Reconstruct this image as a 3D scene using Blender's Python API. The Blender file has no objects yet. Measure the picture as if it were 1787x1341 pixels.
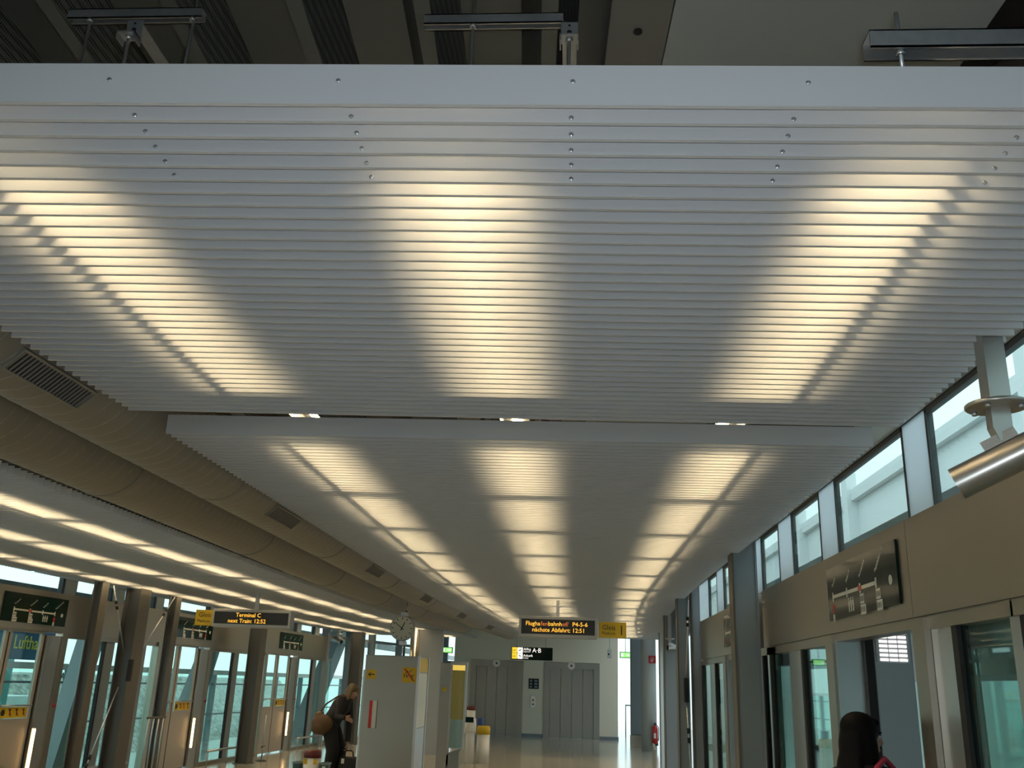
import bpy, bmesh, math, random
from mathutils import Vector, Matrix
random.seed(7)
PI = math.pi
S = bpy.context.scene
COL = S.collection

# ------------------------------------------------------------------ materials
def mat(name, col, rough=.5, metal=0., spec=.5, emit=None, estr=0., bump=None, noise=None):
    m = bpy.data.materials.new(name); m.use_nodes = True
    nt = m.node_tree; b = nt.nodes['Principled BSDF']
    b.inputs['Base Color'].default_value = (*col, 1)
    b.inputs['Roughness'].default_value = rough
    b.inputs['Metallic'].default_value = metal
    b.inputs['Specular IOR Level'].default_value = spec
    if emit:
        b.inputs['Emission Color'].default_value = (*emit, 1)
        b.inputs['Emission Strength'].default_value = estr
    if noise or bump:
        sc, amt, stretch = noise or bump
        tc = nt.nodes.new('ShaderNodeTexCoord'); mp = nt.nodes.new('ShaderNodeMapping')
        mp.inputs['Scale'].default_value = stretch
        nz = nt.nodes.new('ShaderNodeTexNoise'); nz.inputs['Scale'].default_value = sc
        nz.inputs['Detail'].default_value = 3
        nt.links.new(tc.outputs['Object'], mp.inputs[0]); nt.links.new(mp.outputs[0], nz.inputs['Vector'])
        if noise:
            mx = nt.nodes.new('ShaderNodeMixRGB'); mx.blend_type = 'MIX'
            mx.inputs[1].default_value = (*[c * (1 - amt) for c in col], 1)
            mx.inputs[2].default_value = (*[min(1, c * (1 + amt)) for c in col], 1)
            nt.links.new(nz.outputs['Fac'], mx.inputs[0]); nt.links.new(mx.outputs[0], b.inputs['Base Color'])
            rg = nt.nodes.new('ShaderNodeMapRange')
            rg.inputs['To Min'].default_value = max(.03, rough * .92); rg.inputs['To Max'].default_value = min(1, rough * 1.08)
            nt.links.new(nz.outputs['Fac'], rg.inputs['Value']); nt.links.new(rg.outputs[0], b.inputs['Roughness'])
        if bump:
            bp = nt.nodes.new('ShaderNodeBump'); bp.inputs['Strength'].default_value = amt
            bp.inputs['Distance'].default_value = .01
            nt.links.new(nz.outputs['Fac'], bp.inputs['Height']); nt.links.new(bp.outputs[0], b.inputs['Normal'])
    return m

def glass_mat(name, tint, refl=.06):
    m = bpy.data.materials.new(name); m.use_nodes = True; nt = m.node_tree
    for n in list(nt.nodes): nt.nodes.remove(n)
    o = nt.nodes.new('ShaderNodeOutputMaterial'); mx = nt.nodes.new('ShaderNodeMixShader')
    t = nt.nodes.new('ShaderNodeBsdfTransparent'); t.inputs[0].default_value = (*tint, 1)
    g = nt.nodes.new('ShaderNodeBsdfGlossy'); g.inputs['Roughness'].default_value = .02
    g.inputs[0].default_value = (.85, .95, .93, 1)
    lw = nt.nodes.new('ShaderNodeLayerWeight'); lw.inputs[0].default_value = .5
    pw = nt.nodes.new('ShaderNodeMath'); pw.operation = 'POWER'; pw.inputs[1].default_value = 4.5
    ma = nt.nodes.new('ShaderNodeMath'); ma.operation = 'MULTIPLY_ADD'; ma.inputs[1].default_value = .7; ma.inputs[2].default_value = refl * .6
    nt.links.new(lw.outputs['Facing'], pw.inputs[0]); nt.links.new(pw.outputs[0], ma.inputs[0])
    nt.links.new(ma.outputs[0], mx.inputs[0]); nt.links.new(t.outputs[0], mx.inputs[1])
    nt.links.new(g.outputs[0], mx.inputs[2]); nt.links.new(mx.outputs[0], o.inputs[0])
    return m

def frosted_mat(name, col):
    m = bpy.data.materials.new(name); m.use_nodes = True; nt = m.node_tree
    for n in list(nt.nodes): nt.nodes.remove(n)
    o = nt.nodes.new('ShaderNodeOutputMaterial'); mx = nt.nodes.new('ShaderNodeMixShader'); mx.inputs[0].default_value = .75
    d = nt.nodes.new('ShaderNodeBsdfDiffuse'); d.inputs[0].default_value = (*col, 1)
    t = nt.nodes.new('ShaderNodeBsdfTranslucent'); t.inputs[0].default_value = (*col, 1)
    nt.links.new(d.outputs[0], mx.inputs[1]); nt.links.new(t.outputs[0], mx.inputs[2]); nt.links.new(mx.outputs[0], o.inputs[0])
    return m

def emis(name, col, s):
    m = bpy.data.materials.new(name); m.use_nodes = True; nt = m.node_tree
    for n in list(nt.nodes): nt.nodes.remove(n)
    o = nt.nodes.new('ShaderNodeOutputMaterial'); e = nt.nodes.new('ShaderNodeEmission')
    e.inputs[0].default_value = (*col, 1); e.inputs[1].default_value = s
    nt.links.new(e.outputs[0], o.inputs[0]); return m

def perforated(name, col):
    m = mat(name, col, .55, .3); nt = m.node_tree; b = nt.nodes['Principled BSDF']
    tc = nt.nodes.new('ShaderNodeTexCoord'); v = nt.nodes.new('ShaderNodeTexVoronoi')
    v.inputs['Scale'].default_value = 75; v.inputs['Randomness'].default_value = 0
    r = nt.nodes.new('ShaderNodeValToRGB'); r.color_ramp.elements[0].position = .38; r.color_ramp.elements[1].position = .46
    r.color_ramp.elements[0].color = (.004, .004, .004, 1); r.color_ramp.elements[1].color = (*col, 1)
    nt.links.new(tc.outputs['Object'], v.inputs['Vector']); nt.links.new(v.outputs['Distance'], r.inputs[0])
    nt.links.new(r.outputs[0], b.inputs['Base Color']); return m

def floor_mat():
    m = mat('terrazzo_tiles', (.50, .46, .38), .16); nt = m.node_tree; b = nt.nodes['Principled BSDF']
    tc = nt.nodes.new('ShaderNodeTexCoord'); br = nt.nodes.new('ShaderNodeTexBrick')
    br.offset = 0; br.inputs['Scale'].default_value = 1
    br.inputs['Brick Width'].default_value = .6; br.inputs['Row Height'].default_value = .6
    br.inputs['Mortar Size'].default_value = .004
    br.inputs['Color1'].default_value = (.39, .355, .28, 1); br.inputs['Color2'].default_value = (.36, .33, .265, 1)
    br.inputs['Mortar'].default_value = (.3, .28, .24, 1)
    nt.links.new(tc.outputs['Object'], br.inputs['Vector']); nt.links.new(br.outputs['Color'], b.inputs['Base Color'])
    return m

def stone_mat():
    m = mat('rubble_stone', (.4, .38, .34), .9); nt = m.node_tree; b = nt.nodes['Principled BSDF']
    tc = nt.nodes.new('ShaderNodeTexCoord'); v = nt.nodes.new('ShaderNodeTexVoronoi'); v.inputs['Scale'].default_value = 5
    r = nt.nodes.new('ShaderNodeValToRGB')
    r.color_ramp.elements[0].color = (.55, .52, .46, 1); r.color_ramp.elements[1].color = (.14, .13, .12, 1)
    nt.links.new(tc.outputs['Object'], v.inputs['Vector']); nt.links.new(v.outputs['Distance'], r.inputs[0])
    nt.links.new(r.outputs[0], b.inputs['Base Color']); return m

M = {}
M['slat'] = mat('pale_grey_painted_slat', (.60, .62, .64), .42)
M['slat_side'] = mat('pale_grey_paint', (.50, .52, .54), .45)
M['galv'] = mat('galvanised_steel', (.50, .52, .53), .35, .85, noise=(40, .15, (1, 1, 1)))
M['seam'] = mat('duct_seam', (.42, .41, .38), .5)
M['boltsteel'] = mat('bright_bolt', (.68, .70, .72), .22, .8)
M['duct'] = mat('matt_grey_sheet_duct', (.24, .23, .205), .6, .1)
M['kiosksteel'] = mat('matt_kiosk_steel', (.36, .37, .35), .42, .6)
M['dark'] = mat('black_gap', (.008, .008, .008), .7)
M['deck'] = mat('dark_roof_deck', (.105, .125, .135), .45, .4)
M['perf'] = perforated('perforated_deck_web', (.085, .10, .105))
M['deckpanel'] = mat('dark_grey_soffit', (.14, .15, .15), .5)
M['softgrey'] = mat('light_grey_soffit', (.32, .37, .39), .55)
M['steel'] = mat('brushed_steel', (.40, .365, .30), .34, .9, noise=(2, .04, (1, 1, 30)))
M['steelv'] = mat('brushed_steel_upright', (.48, .47, .44), .33, .9)
M['steelb'] = mat('bright_brushed_steel', (.62, .62, .61), .3, .95)
M['bluegrey'] = mat('blue_grey_paint', (.20, .235, .26), .42)
M['darkcol'] = mat('dark_grey_paint', (.075, .08, .085), .45)
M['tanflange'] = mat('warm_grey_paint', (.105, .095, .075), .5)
M['palepanel'] = mat('pale_blue_grey_panel', (.60, .67, .69), .4)
M['leafpanel'] = mat('warm_beige_door_panel', (.42, .38, .33), .4, .3)
M['rubber'] = mat('black_rubber', (.012, .012, .013), .6)
M['glass'] = glass_mat('greenish_glass', (.80, .915, .89))
M['clearglass'] = glass_mat('pale_glass', (.88, .95, .94))
M['frosted'] = frosted_mat('frosted_pane', (.86, .93, .95))
M['floor'] = floor_mat()
M['liftsteel'] = mat('lift_steel', (.36, .35, .32), .36, .9, noise=(3, .06, (20, 1, .3)))
M['pillar'] = mat('pale_grey_pillar', (.42, .44, .43), .6)
M['wall'] = mat('cream_plaster', (.80, .74, .60), .75)
M['white'] = mat('white_paint', (.80, .80, .78), .5)
M['black'] = mat('black_plastic', (.012, .012, .013), .4)
M['board'] = mat('dark_green_gloss_board', (.007, .020, .016), .10, 0, .15)
M['ledframe'] = mat('aluminium_sign_casing', (.42, .42, .40), .4, .5)
M['yellow'] = mat('yellow_sign', (.62, .42, .015), .5)
M['print'] = mat('white_print', (.62, .64, .58), .5)
M['printk'] = mat('black_print', (.015, .012, .01), .5)
M['red'] = mat('red_paint', (.45, .012, .015), .35)
M['darkred'] = mat('dark_red_lid', (.13, .018, .014), .3)
M['amber'] = emis('amber_led', (1, .48, .05), 1.6)
M['amberdim'] = emis('amber_led_faded', (.9, .25, .06), .8)
M['whitelit'] = emis('lit_white_letters', (1, .96, .85), 1.3)
M['yellowlit'] = emis('lit_yellow_box', (1, .68, .04), 1.1)
M['greenlit'] = emis('lit_green_exit', (.30, .95, .22), 1.4)
M['tube'] = emis('warm_fluorescent', (1, .75, .42), 58)
M['orange'] = emis('orange_light_strip', (1, .62, .26), 6.0)
M['louvrelit'] = emis('lit_louvre', (1, .97, .92), 1.5)
M['posterlit'] = emis('lit_poster_strip', (1, .60, .12), 1.1)
M['poster'] = mat('yellow_brown_poster', (.42, .30, .08), .5, emit=(.7, .45, .1), estr=.08)
M['green'] = mat('dark_green_plastic', (.02, .07, .06), .45)
M['stone'] = stone_mat()
M['concrete'] = mat('pale_concrete', (.68, .70, .68), .8, noise=(3, .12, (1, 1, 1)))
M['outwall'] = mat('pale_grey_cladding', (.82, .86, .86), .6)
M['truss'] = mat('blue_grey_leaning_strut', (.30, .36, .37), .5)
M['billblue'] = mat('blue_billboard', (.03, .12, .22), .5)
M['billtext'] = mat('yellow_billboard_text', (.85, .72, .10), .5)
M['teal'] = mat('teal_glass_facade', (.10, .26, .25), .25)
M['trainskin'] = mat('train_grey_shell', (.42, .45, .46), .4)
M['trainin'] = mat('train_interior_grey', (.66, .67, .72), .4)
M['hairblack'] = mat('black_hair', (.0035, .003, .003), .65, 0, .15, noise=(60, .3, (1, 1, .1)))
M['hairfair'] = mat('fair_brown_hair', (.16, .115, .06), .5, noise=(60, .35, (1, 1, .1)))
M['skin'] = mat('skin', (.48, .27, .19), .5)
M['coat'] = mat('dark_grey_jacket', (.022, .022, .024), .8)
M['coatblack'] = mat('black_jacket', (.009, .009, .010), .75)
M['trousers'] = mat('black_trousers', (.008, .008, .009), .8)
M['bagbrown'] = mat('brown_leather', (.105, .055, .022), .6, noise=(12, .25, (1, 1, 1)))
M['pink'] = mat('pink_red_fabric', (.62, .05, .10), .7)
M['case'] = mat('black_suitcase_fabric', (.008, .008, .009), .65)
M['clockface'] = mat('clock_face', (.66, .66, .58), .4)
M['greencur'] = mat('blue_label', (.03, .07, .25), .4)

# ------------------------------------------------------------------ mesh helpers
class MB:
    def __init__(s): s.b = bmesh.new()
    def box(s, x0, x1, y0, y1, z0, z1, T=None, mi=0, bev=0):
        T = T or (lambda a, b, c: (a, b, c))
        v = [s.b.verts.new(T(x, y, z)) for x in (x0, x1) for y in (y0, y1) for z in (z0, z1)]
        fs = []
        for q in ((0, 1, 3, 2), (4, 6, 7, 5), (0, 4, 5, 1), (2, 3, 7, 6), (0, 2, 6, 4), (1, 5, 7, 3)):
            f = s.b.faces.new([v[i] for i in q]); f.material_index = mi; fs.append(f)
        if bev:
            bmesh.ops.bevel(s.b, geom=list({e for f in fs for e in f.edges}), offset=bev, segments=2, profile=.6, affect='EDGES', material=-1)
        return s
    def tube(s, p, q, r, r2=None, n=12, mi=0, cap=True):
        p, q = Vector(p), Vector(q); r2 = r if r2 is None else r2
        d = (q - p).normalized(); a = d.orthogonal().normalized(); c = d.cross(a)
        A = [s.b.verts.new(p + (a * math.cos(t) + c * math.sin(t)) * r) for t in [2 * PI * i / n for i in range(n)]]
        B = [s.b.verts.new(q + (a * math.cos(t) + c * math.sin(t)) * r2) for t in [2 * PI * i / n for i in range(n)]]
        for i in range(n):
            f = s.b.faces.new((A[i], A[(i + 1) % n], B[(i + 1) % n], B[i])); f.material_index = mi; f.smooth = True
        if cap:
            s.b.faces.new(A[::-1]).material_index = mi; s.b.faces.new(B).material_index = mi
        return s
    def path(s, pts, r, n=10, mi=0):
        pts = [Vector(p) for p in pts]; rings = []
        for i, p in enumerate(pts):
            d = (pts[min(i + 1, len(pts) - 1)] - pts[max(i - 1, 0)]).normalized()
            ref = Vector((0, 0, 1)) if abs(d.z) < .9 else Vector((1, 0, 0))
            a = d.cross(ref).normalized(); c = d.cross(a)
            rr = r[i] if isinstance(r, (list, tuple)) else r
            rings.append([s.b.verts.new(p + (a * math.cos(t) + c * math.sin(t)) * rr) for t in [2 * PI * k / n for k in range(n)]])
        for A, B in zip(rings, rings[1:]):
            for k in range(n):
                f = s.b.faces.new((A[k], A[(k + 1) % n], B[(k + 1) % n], B[k])); f.material_index = mi; f.smooth = True
        s.b.faces.new(rings[0][::-1]).material_index = mi; s.b.faces.new(rings[-1]).material_index = mi
        return s
    def lathe(s, prof, c, n=24, mi=0):
        c = Vector(c); rings = [[s.b.verts.new(c + Vector((r * math.cos(2 * PI * k / n), r * math.sin(2 * PI * k / n), z))) for k in range(n)] for r, z in prof]
        for A, B in zip(rings, rings[1:]):
            for k in range(n):
                f = s.b.faces.new((A[k], A[(k + 1) % n], B[(k + 1) % n], B[k])); f.material_index = mi; f.smooth = True
        s.b.faces.new(rings[0][::-1]).material_index = mi; s.b.faces.new(rings[-1]).material_index = mi
        return s
    def quad(s, pts, mi=0):
        f = s.b.faces.new([s.b.verts.new(p) for p in pts]); f.material_index = mi; return s
    def prism(s, pts, d, mi=0):      # polygon extruded along vector d
        d = Vector(d); A = [s.b.verts.new(Vector(p)) for p in pts]; B = [s.b.verts.new(Vector(p) + d) for p in pts]; n = len(pts)
        s.b.faces.new(A[::-1]).material_index = mi; s.b.faces.new(B).material_index = mi
        for i in range(n): s.b.faces.new((A[i], A[(i + 1) % n], B[(i + 1) % n], B[i])).material_index = mi
        return s
    def ell(s, c, r, rot=None, mi=0, u=16, v=12):
        mtx = Matrix.Translation(Vector(c)) @ (rot.to_4x4() if rot else Matrix.Identity(4)) @ Matrix.Diagonal((*r, 1))
        g = bmesh.ops.create_uvsphere(s.b, u_segments=u, v_segments=v, radius=1, matrix=mtx)
        for f in {f for w in g['verts'] for f in w.link_faces}: f.smooth = True; f.material_index = mi
        return s

def wloc(o):
    return o.matrix_basis.translation + (wloc(o.parent) if o.parent else Vector())

def obj(name, mb, mats, parent=None, origin=None):
    b = mb.b if isinstance(mb, MB) else mb
    bmesh.ops.recalc_face_normals(b, faces=b.faces)
    me = bpy.data.meshes.new(name)
    vs = [v.co for v in b.verts]
    lo = Vector([min(v[i] for v in vs) for i in range(3)]); hi = Vector([max(v[i] for v in vs) for i in range(3)])
    org = Vector(origin) if origin else Vector(((lo.x + hi.x) / 2, (lo.y + hi.y) / 2, lo.z))
    for v in b.verts: v.co = v.co - org
    b.to_mesh(me); b.free()
    for m in (mats if isinstance(mats, (list, tuple)) else [mats]): me.materials.append(M[m] if isinstance(m, str) else m)
    o = bpy.data.objects.new(name, me); COL.objects.link(o)
    if parent: o.parent = parent; o.location = org - wloc(parent)
    else: o.location = org
    return o

def tag(o, label=None, cat=None, group=None, kind=None):
    if label: o['label'] = label
    if cat: o['category'] = cat
    if group: o['group'] = group
    if kind: o['kind'] = kind
    return o

def thing(name, label, cat, loc, group=None):
    o = bpy.data.objects.new(name, None); COL.objects.link(o); o.location = loc; o.empty_display_size = .1
    return tag(o, label, cat, group)

def struct(name, mb, mats, label=None, parent=None):
    o = obj(name, mb, mats, parent)
    if not parent: tag(o, label, None, None, 'structure')
    return o

def copy_tree(o, parent=None, delta=(0, 0, 0)):
    c = o.copy(); COL.objects.link(c); c.parent = parent
    if parent is None: c.location = Vector(o.location) + Vector(delta)
    for ch in list(o.children): copy_tree(ch, c)
    return c

DEPS = bpy.context.evaluated_depsgraph_get
def text(name, body, size, T, mats, parent, depth=.002, align='LEFT', sx=1., mirror=False, shear=0.):
    """lettering laid on a surface: T(u, v, w) gives the world point for u along the line, v up, w out of the surface"""
    cu = bpy.data.curves.new(name, 'FONT'); cu.body = body; cu.size = size; cu.align_x = align; cu.extrude = depth / 2
    cu.resolution_u = 2; cu.shear = shear
    t = bpy.data.objects.new(name, cu); COL.objects.link(t)
    me = bpy.data.meshes.new_from_object(t.evaluated_get(DEPS())); bpy.data.objects.remove(t)
    b = bmesh.new(); b.from_mesh(me); bpy.data.meshes.remove(me)
    for v in b.verts: v.co = Vector(T((-v.co.x if mirror else v.co.x) * sx, v.co.y, v.co.z + depth / 2))
    for f in b.faces: f.material_index = 0
    return obj(name, b, mats, parent)

def evaluated(o):
    me = bpy.data.meshes.new_from_object(o.evaluated_get(DEPS())); old = o.data
    o.modifiers.clear(); o.data = me; bpy.data.meshes.remove(old); return o

def remeshed(name, mb, mats, parent, voxel=.012, smooth=5):
    o = obj(name, mb, mats, parent)
    r = o.modifiers.new('r', 'REMESH'); r.mode = 'VOXEL'; r.voxel_size = voxel; r.use_smooth_shade = True
    s = o.modifiers.new('s', 'SMOOTH'); s.factor = .5; s.iterations = smooth
    bpy.context.view_layer.update(); evaluated(o)
    for m in (mats if isinstance(mats, (list, tuple)) else [mats]):
        if not o.data.materials: o.data.materials.append(M[m])
    return o

def chain(mb, pts, rs, mi=0):     # tapered limb with rounded joints
    for (p, q), (a, c) in zip(zip(pts, pts[1:]), zip(rs, rs[1:])): mb.tube(p, q, a, c, 14, mi)
    for p, r in zip(pts, rs): mb.ell(p, (r, r, r), None, mi, 14, 10)
    return mb

# ------------------------------------------------------------------ place
def bend(y):                       # the hall bends gently to the right
    return .0033 * (y - 10) ** 2 if y > 10 else 0.
LO = Vector((-7.75, 11, 0)); LD = Vector((.07704, .99703, 0)); LN = Vector((.99703, -.07704, 0))
def LW(s, v, z):                   # left platform wall: s along it, v into the hall
    p = LO + LD * s + LN * v; return (p.x, p.y, z)
CEIL = 2.95

# floor, ground outside
struct('floor', MB().box(-9.5, 1.98, -14, 33.6, -.25, 0).box(1.98, 4.2, 13.3, 33.6, -.25, 0).box(-9, 5.5, 33.6, 46, -.25, 0), 'floor', 'polished beige stone floor of the platform hall')
g = struct('ground', MB().box(-60, -9.0, -20, 90, -1.5, -1.2).box(2.0, 50, -20, 13.3, -1.5, -1.2).box(4.2, 50, 13.3, 90, -1.5, -1.2).box(-9, 4.2, 46, 90, -1.5, -1.2), 'concrete', 'pale ground outside the hall')

# ---- roof deck: dark trapezoid sheet, ribs along the hall, 2.4 degrees off
def roof_deck():
    b = bmesh.new(); ca, sa = math.cos(math.radians(2.4)), math.sin(math.radians(2.4))
    def R(x, y, z):
        y0 = y - 3; return Vector((x * ca - y0 * sa, 3 + x * sa + y0 * ca, z))
    x = -.118 - .032 - .5 * 20; prof = []
    while x < .12:
        prof += [(x, 4.2), (x + .064, 4.2), (x + .154, 4.42), (x + .41, 4.42)]; x += .5
    prof = [p for p in prof if p[0] < .12] + [(.118, 4.42)]
    ys = (-14, 36)
    A = [b.verts.new(R(px, ys[0], z)) for px, z in prof]; B = [b.verts.new(R(px, ys[1], z)) for px, z in prof]
    for i in range(len(prof) - 1):
        f = b.faces.new((A[i], A[i + 1], B[i + 1], B[i]))
        f.material_index = 1 if prof[i][1] != prof[i + 1][1] else 0
    # solid roof above
    q = MB(); q.b.free(); q.b = b; q.box(-10.5, 2.2, -14, 36, 4.45, 4.6, None, 0)
    return q
struct('ceiling', roof_deck(), ['deck', 'perf'], 'dark ribbed roof deck with perforated webs')
def slanted(x0, x1, z0, z1):
    ca, sa = math.cos(math.radians(2.4)), math.sin(math.radians(2.4))
    return MB().box(x0, x1, -14, 36, z0, z1, lambda x, y, z: (x * ca - (y - 3) * sa, 3 + x * sa + (y - 3) * ca, z))
t1 = struct('trim_1', slanted(.118, .352, 4.19, 4.22), 'deckpanel', 'narrow dark grey soffit board beside the ribbed deck')
obj('screw', MB().lathe([(.018, -.008), (.018, -.003), (.01, -.003), (.01, 0)], (.231, 3.06, 4.19), 14), 'dark', t1)
struct('trim_2', slanted(.358, 1.58, 4.19, 4.22), 'softgrey', 'wide light grey soffit sheet beside the right wall')
struct('trim_3', slanted(1.6, 1.8, 4.30, 4.33), 'dark', 'dark strip between soffit and right wall')

# ---- slatted ceiling rafts
def slat_mb(x0, x1, h=.075, y=0, z=0, skew=0.):
    T = lambda a, b, c: (a, b + skew * (a - (x0 + x1) / 2), c)
    return MB().box(x0, x1, y, y + .004, z + .0022, z + h, T).box(x0, x1, y, y + .012, z, z + .002, T)
def raft(label, x0, x1, y0, n, pitch, individual, rails, bolts=False, skew=0., h=.075):
    t = thing('slatted_ceiling_raft', label, 'ceiling panel', ((x0 + x1) / 2 + bend(y0), y0, CEIL), 'slatted ceiling rafts')
    dx0 = bend(y0)
    obj('fascia', slat_mb(x0 + dx0, x1 + dx0, .107, y0, CEIL, skew), 'slat', t)
    if individual:
        first = None
        for i in range(1, n):
            y = y0 + i * pitch
            if first is None: first = obj('slat', slat_mb(x0 + bend(y), x1 + bend(y), h, y, CEIL, skew), 'slat', t); fy = y
            else:
                c = first.copy(); COL.objects.link(c); c.location = Vector(first.location) + Vector((bend(y) - bend(fy), y - fy, 0))
    else:
        m = MB()
        for i in range(1, n):
            y = y0 + i * pitch; k = slat_mb(x0 + bend(y), x1 + bend(y), h, y, CEIL)
            tmp = bpy.data.meshes.new('tmp'); k.b.to_mesh(tmp); k.b.free(); m.b.from_mesh(tmp); bpy.data.meshes.remove(tmp)
        tag(obj('slat_field', m, 'slat', t), None, None, None, 'stuff')
    for rx in rails:
        m = MB(); ys = [y0 + .05 + (n * pitch - .07) * k / 8 for k in range(9)]
        for a, c in zip(ys, ys[1:]):
            m.box(0, .028, a, c, CEIL + h + .001, CEIL + h + .019, lambda u, v, w: (rx + u + bend(v), v, w))
        obj('carrier_rail', m, 'galv', t)
    if bolts:
        bo = None
        spots = [(x, y0 - .001, 3.012) for x in (-1.096, -.555, -.014, .516, 1.06)]
        for i in range(1, 6): spots += [(x + (x + .0) * .004 * i, y0 + i * pitch - .001, CEIL + .012) for x in (-1.055, -.534, -.017, .494, 1.02)]
        spots = [(p[0], p[1] + skew * (p[0] - (x0 + x1) / 2), p[2]) for p in spots]
        for p in spots:
            if bo is None:
                m = MB(); m.ell(p, (.0062, .0030, .0062), None, 0, 16, 10); bo = obj('bolt', m, 'boltsteel', t, origin=p); bp = Vector(p)
            else:
                c = bo.copy(); COL.objects.link(c); c.location = Vector(bo.location) + Vector(p) - bp
    return t
RX0, RX1 = -2.25, 1.57
raft('nearest slatted ceiling raft, its tall grey front edge across the top of the view', RX0, RX1, 1.775, 39, .068, True, (-1.625, .945), True, .0215)
raft('slatted ceiling raft second from the camera, starting behind the thin dark gap', RX0, RX1, 4.785, 100, .0765, True, (-1.625, .945), False, .006)
raft('slatted ceiling raft third from the camera, above the Gleis 1 departure display', RX0, RX1, 12.52, 100, .0765, False, (-1.625, .945))
raft('farthest slatted ceiling raft on the right side, ending before the lifts', RX0, RX1, 20.28, 70, .0765, False, (-1.625, .945))
LX0, LX1 = -7.48, -3.82
raft('nearest raft of the slatted ceiling left of the two round ducts', LX0, LX1, 1.775, 39, .0685, False, (-4.665,), False, 0., .056)
raft('middle raft of the slatted ceiling left of the ducts, above the near map boards', LX0, LX1, 4.785, 100, .0765, False, (-4.665,), False, 0., .056)
raft('raft of the left slatted ceiling above the Terminal C display', LX0, LX1, 12.52, 100, .0765, False, (-4.665,), False, 0., .056)
raft('farthest raft of the left slatted ceiling, beyond the station clock', LX0, LX1, 20.28, 100, .0765, False, (-4.665,), False, 0., .056)

# ---- fluorescent fixtures above the slats
LZ = 3.17
def fixture(x, y0, y1, LZ=3.17):
    t = thing('fluorescent_light', 'warm fluorescent light above the ceiling slats', 'light', (x, (y0 + y1) / 2, LZ), 'fluorescent lights above the slats')
    obj('housing', MB().box(x - .085, x + .085, y0 - .015, y1 + .015, LZ + .012, LZ + .022).box(x - .085, x - .081, y0, y1, LZ - .062, LZ + .012).box(x + .081, x + .085, y0, y1, LZ - .062, LZ + .012), 'darkcol', t)
    obj('tube', MB().box(x - .028, x + .028, y0, y1, LZ, LZ + .01), 'tube', t)
    obj('end_plate', MB().box(x - .15, x + .15, y1 + .005, y1 + .013, CEIL + (.13 if LZ > 3.15 else .08), LZ + .022), 'darkcol', t)
    return t
LAMPX = (-1.53, -.335, .86, -4.56, -5.68, -6.84)
for x in LAMPX: fixture(x, 2.005, 3.96, 3.17 if x > -3 else 3.11)
base = None
for (ys, n, xs_) in ((4.86, 5, LAMPX), (12.62, 5, LAMPX), (20.38, 3, LAMPX), (24.94, 2, LAMPX[3:])):
    for k in range(n):
        for x in xs_:
            y = ys + 1.52 * k
            if base is None: base = fixture(x, y + .04, y + 1.40); bx, by = x, y
            else: copy_tree(base, None, (x + bend(y + .7) - bx, y - by, 0 if x > -3 else -.05))

# ---- round ventilation ducts
def duct(label, x, z, r, y0, y1, grilles, endcap):
    t = thing('ventilation_duct', label, 'duct', (x, y0, z), 'round ventilation ducts')
    ys = [y0 + (y1 - y0) * i / 60 for i in range(61)]
    body = MB().path([(x + bend(y), y, z) for y in ys], r, 40); 
    if endcap:
        ye = y1; body.path([(x + bend(ye), ye - .01, z), (x + bend(ye), ye + .25, z + .05), (x + bend(ye) + .02, ye + .42, z + .2), (x + bend(ye) + .03, ye + .5, z + .55)], r, 40)
    obj('duct_body', body, 'duct', t)
    seam = MB(); y = y0 + .12; nseam = 0
    while y < y1 - .1 and nseam < 150:     # spiral lock seam
        pts = []
        for k in range(25):
            a = 2 * PI * k / 24; yy = y + .12 * k / 24
            pts.append((x + bend(yy) + (r + .0012) * math.cos(a), yy, z + (r + .0012) * math.sin(a)))
        seam.path(pts, 0.0017, 4); y += .13; nseam += 1
    obj('spiral_seam', seam, 'seam', t)
    for yj in [y0 + 3.1 + 3.05 * k for k in range(int((y1 - y0) / 3.05) - 1)]:
        m = MB(); m.path([(x + bend(yj), yj, z), (x + bend(yj + .05), yj + .05, z)], r + .006, 40); obj('joint_collar', m, 'duct', t)
    for (ga, gb) in grilles:
        am = math.radians(-47); hw = .052
        ex = Vector((-math.sin(am), 0, math.cos(am))); en = Vector((math.cos(am), 0, math.sin(am)))
        def G(u, v, w): return Vector((x + bend(v), v, z)) + ex * u + en * (r + w)
        fr = MB()
        fr.box(-hw, hw, ga, gb, -.045, .002, G, 1)
        fr.box(-hw - .012, -hw, ga - .014, gb + .014, -.06, .013, G); fr.box(hw, hw + .012, ga - .014, gb + .014, -.06, .013, G)
        fr.box(-hw, hw, ga - .014, ga, -.06, .013, G); fr.box(-hw, hw, gb, gb + .014, -.06, .013, G)
        gr = obj('air_grille', fr, ['duct', 'dark'], t)
        bl = MB(); nb = 21
        for k in range(nb):
            yb = ga + (gb - ga) * (k + .5) / nb; bl.box(-hw, hw, yb - .003, yb + .003, -.02, .010, G)
        obj('blades', bl, 'duct', gr)
    return t
duct('upper round duct with rectangular air grilles beside the slatted ceiling', -2.52, 3.115, .26, -3, 26,
     [(3.48, 4.07), (6.98, 7.62), (10.66, 11.3), (14.3, 14.9), (17.9, 18.5), (21.5, 22.1)], True)
duct('larger plain round duct running lower left beside the grilled duct', -3.33, 3.175, .31, -3, 23.5, [], True)

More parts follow.
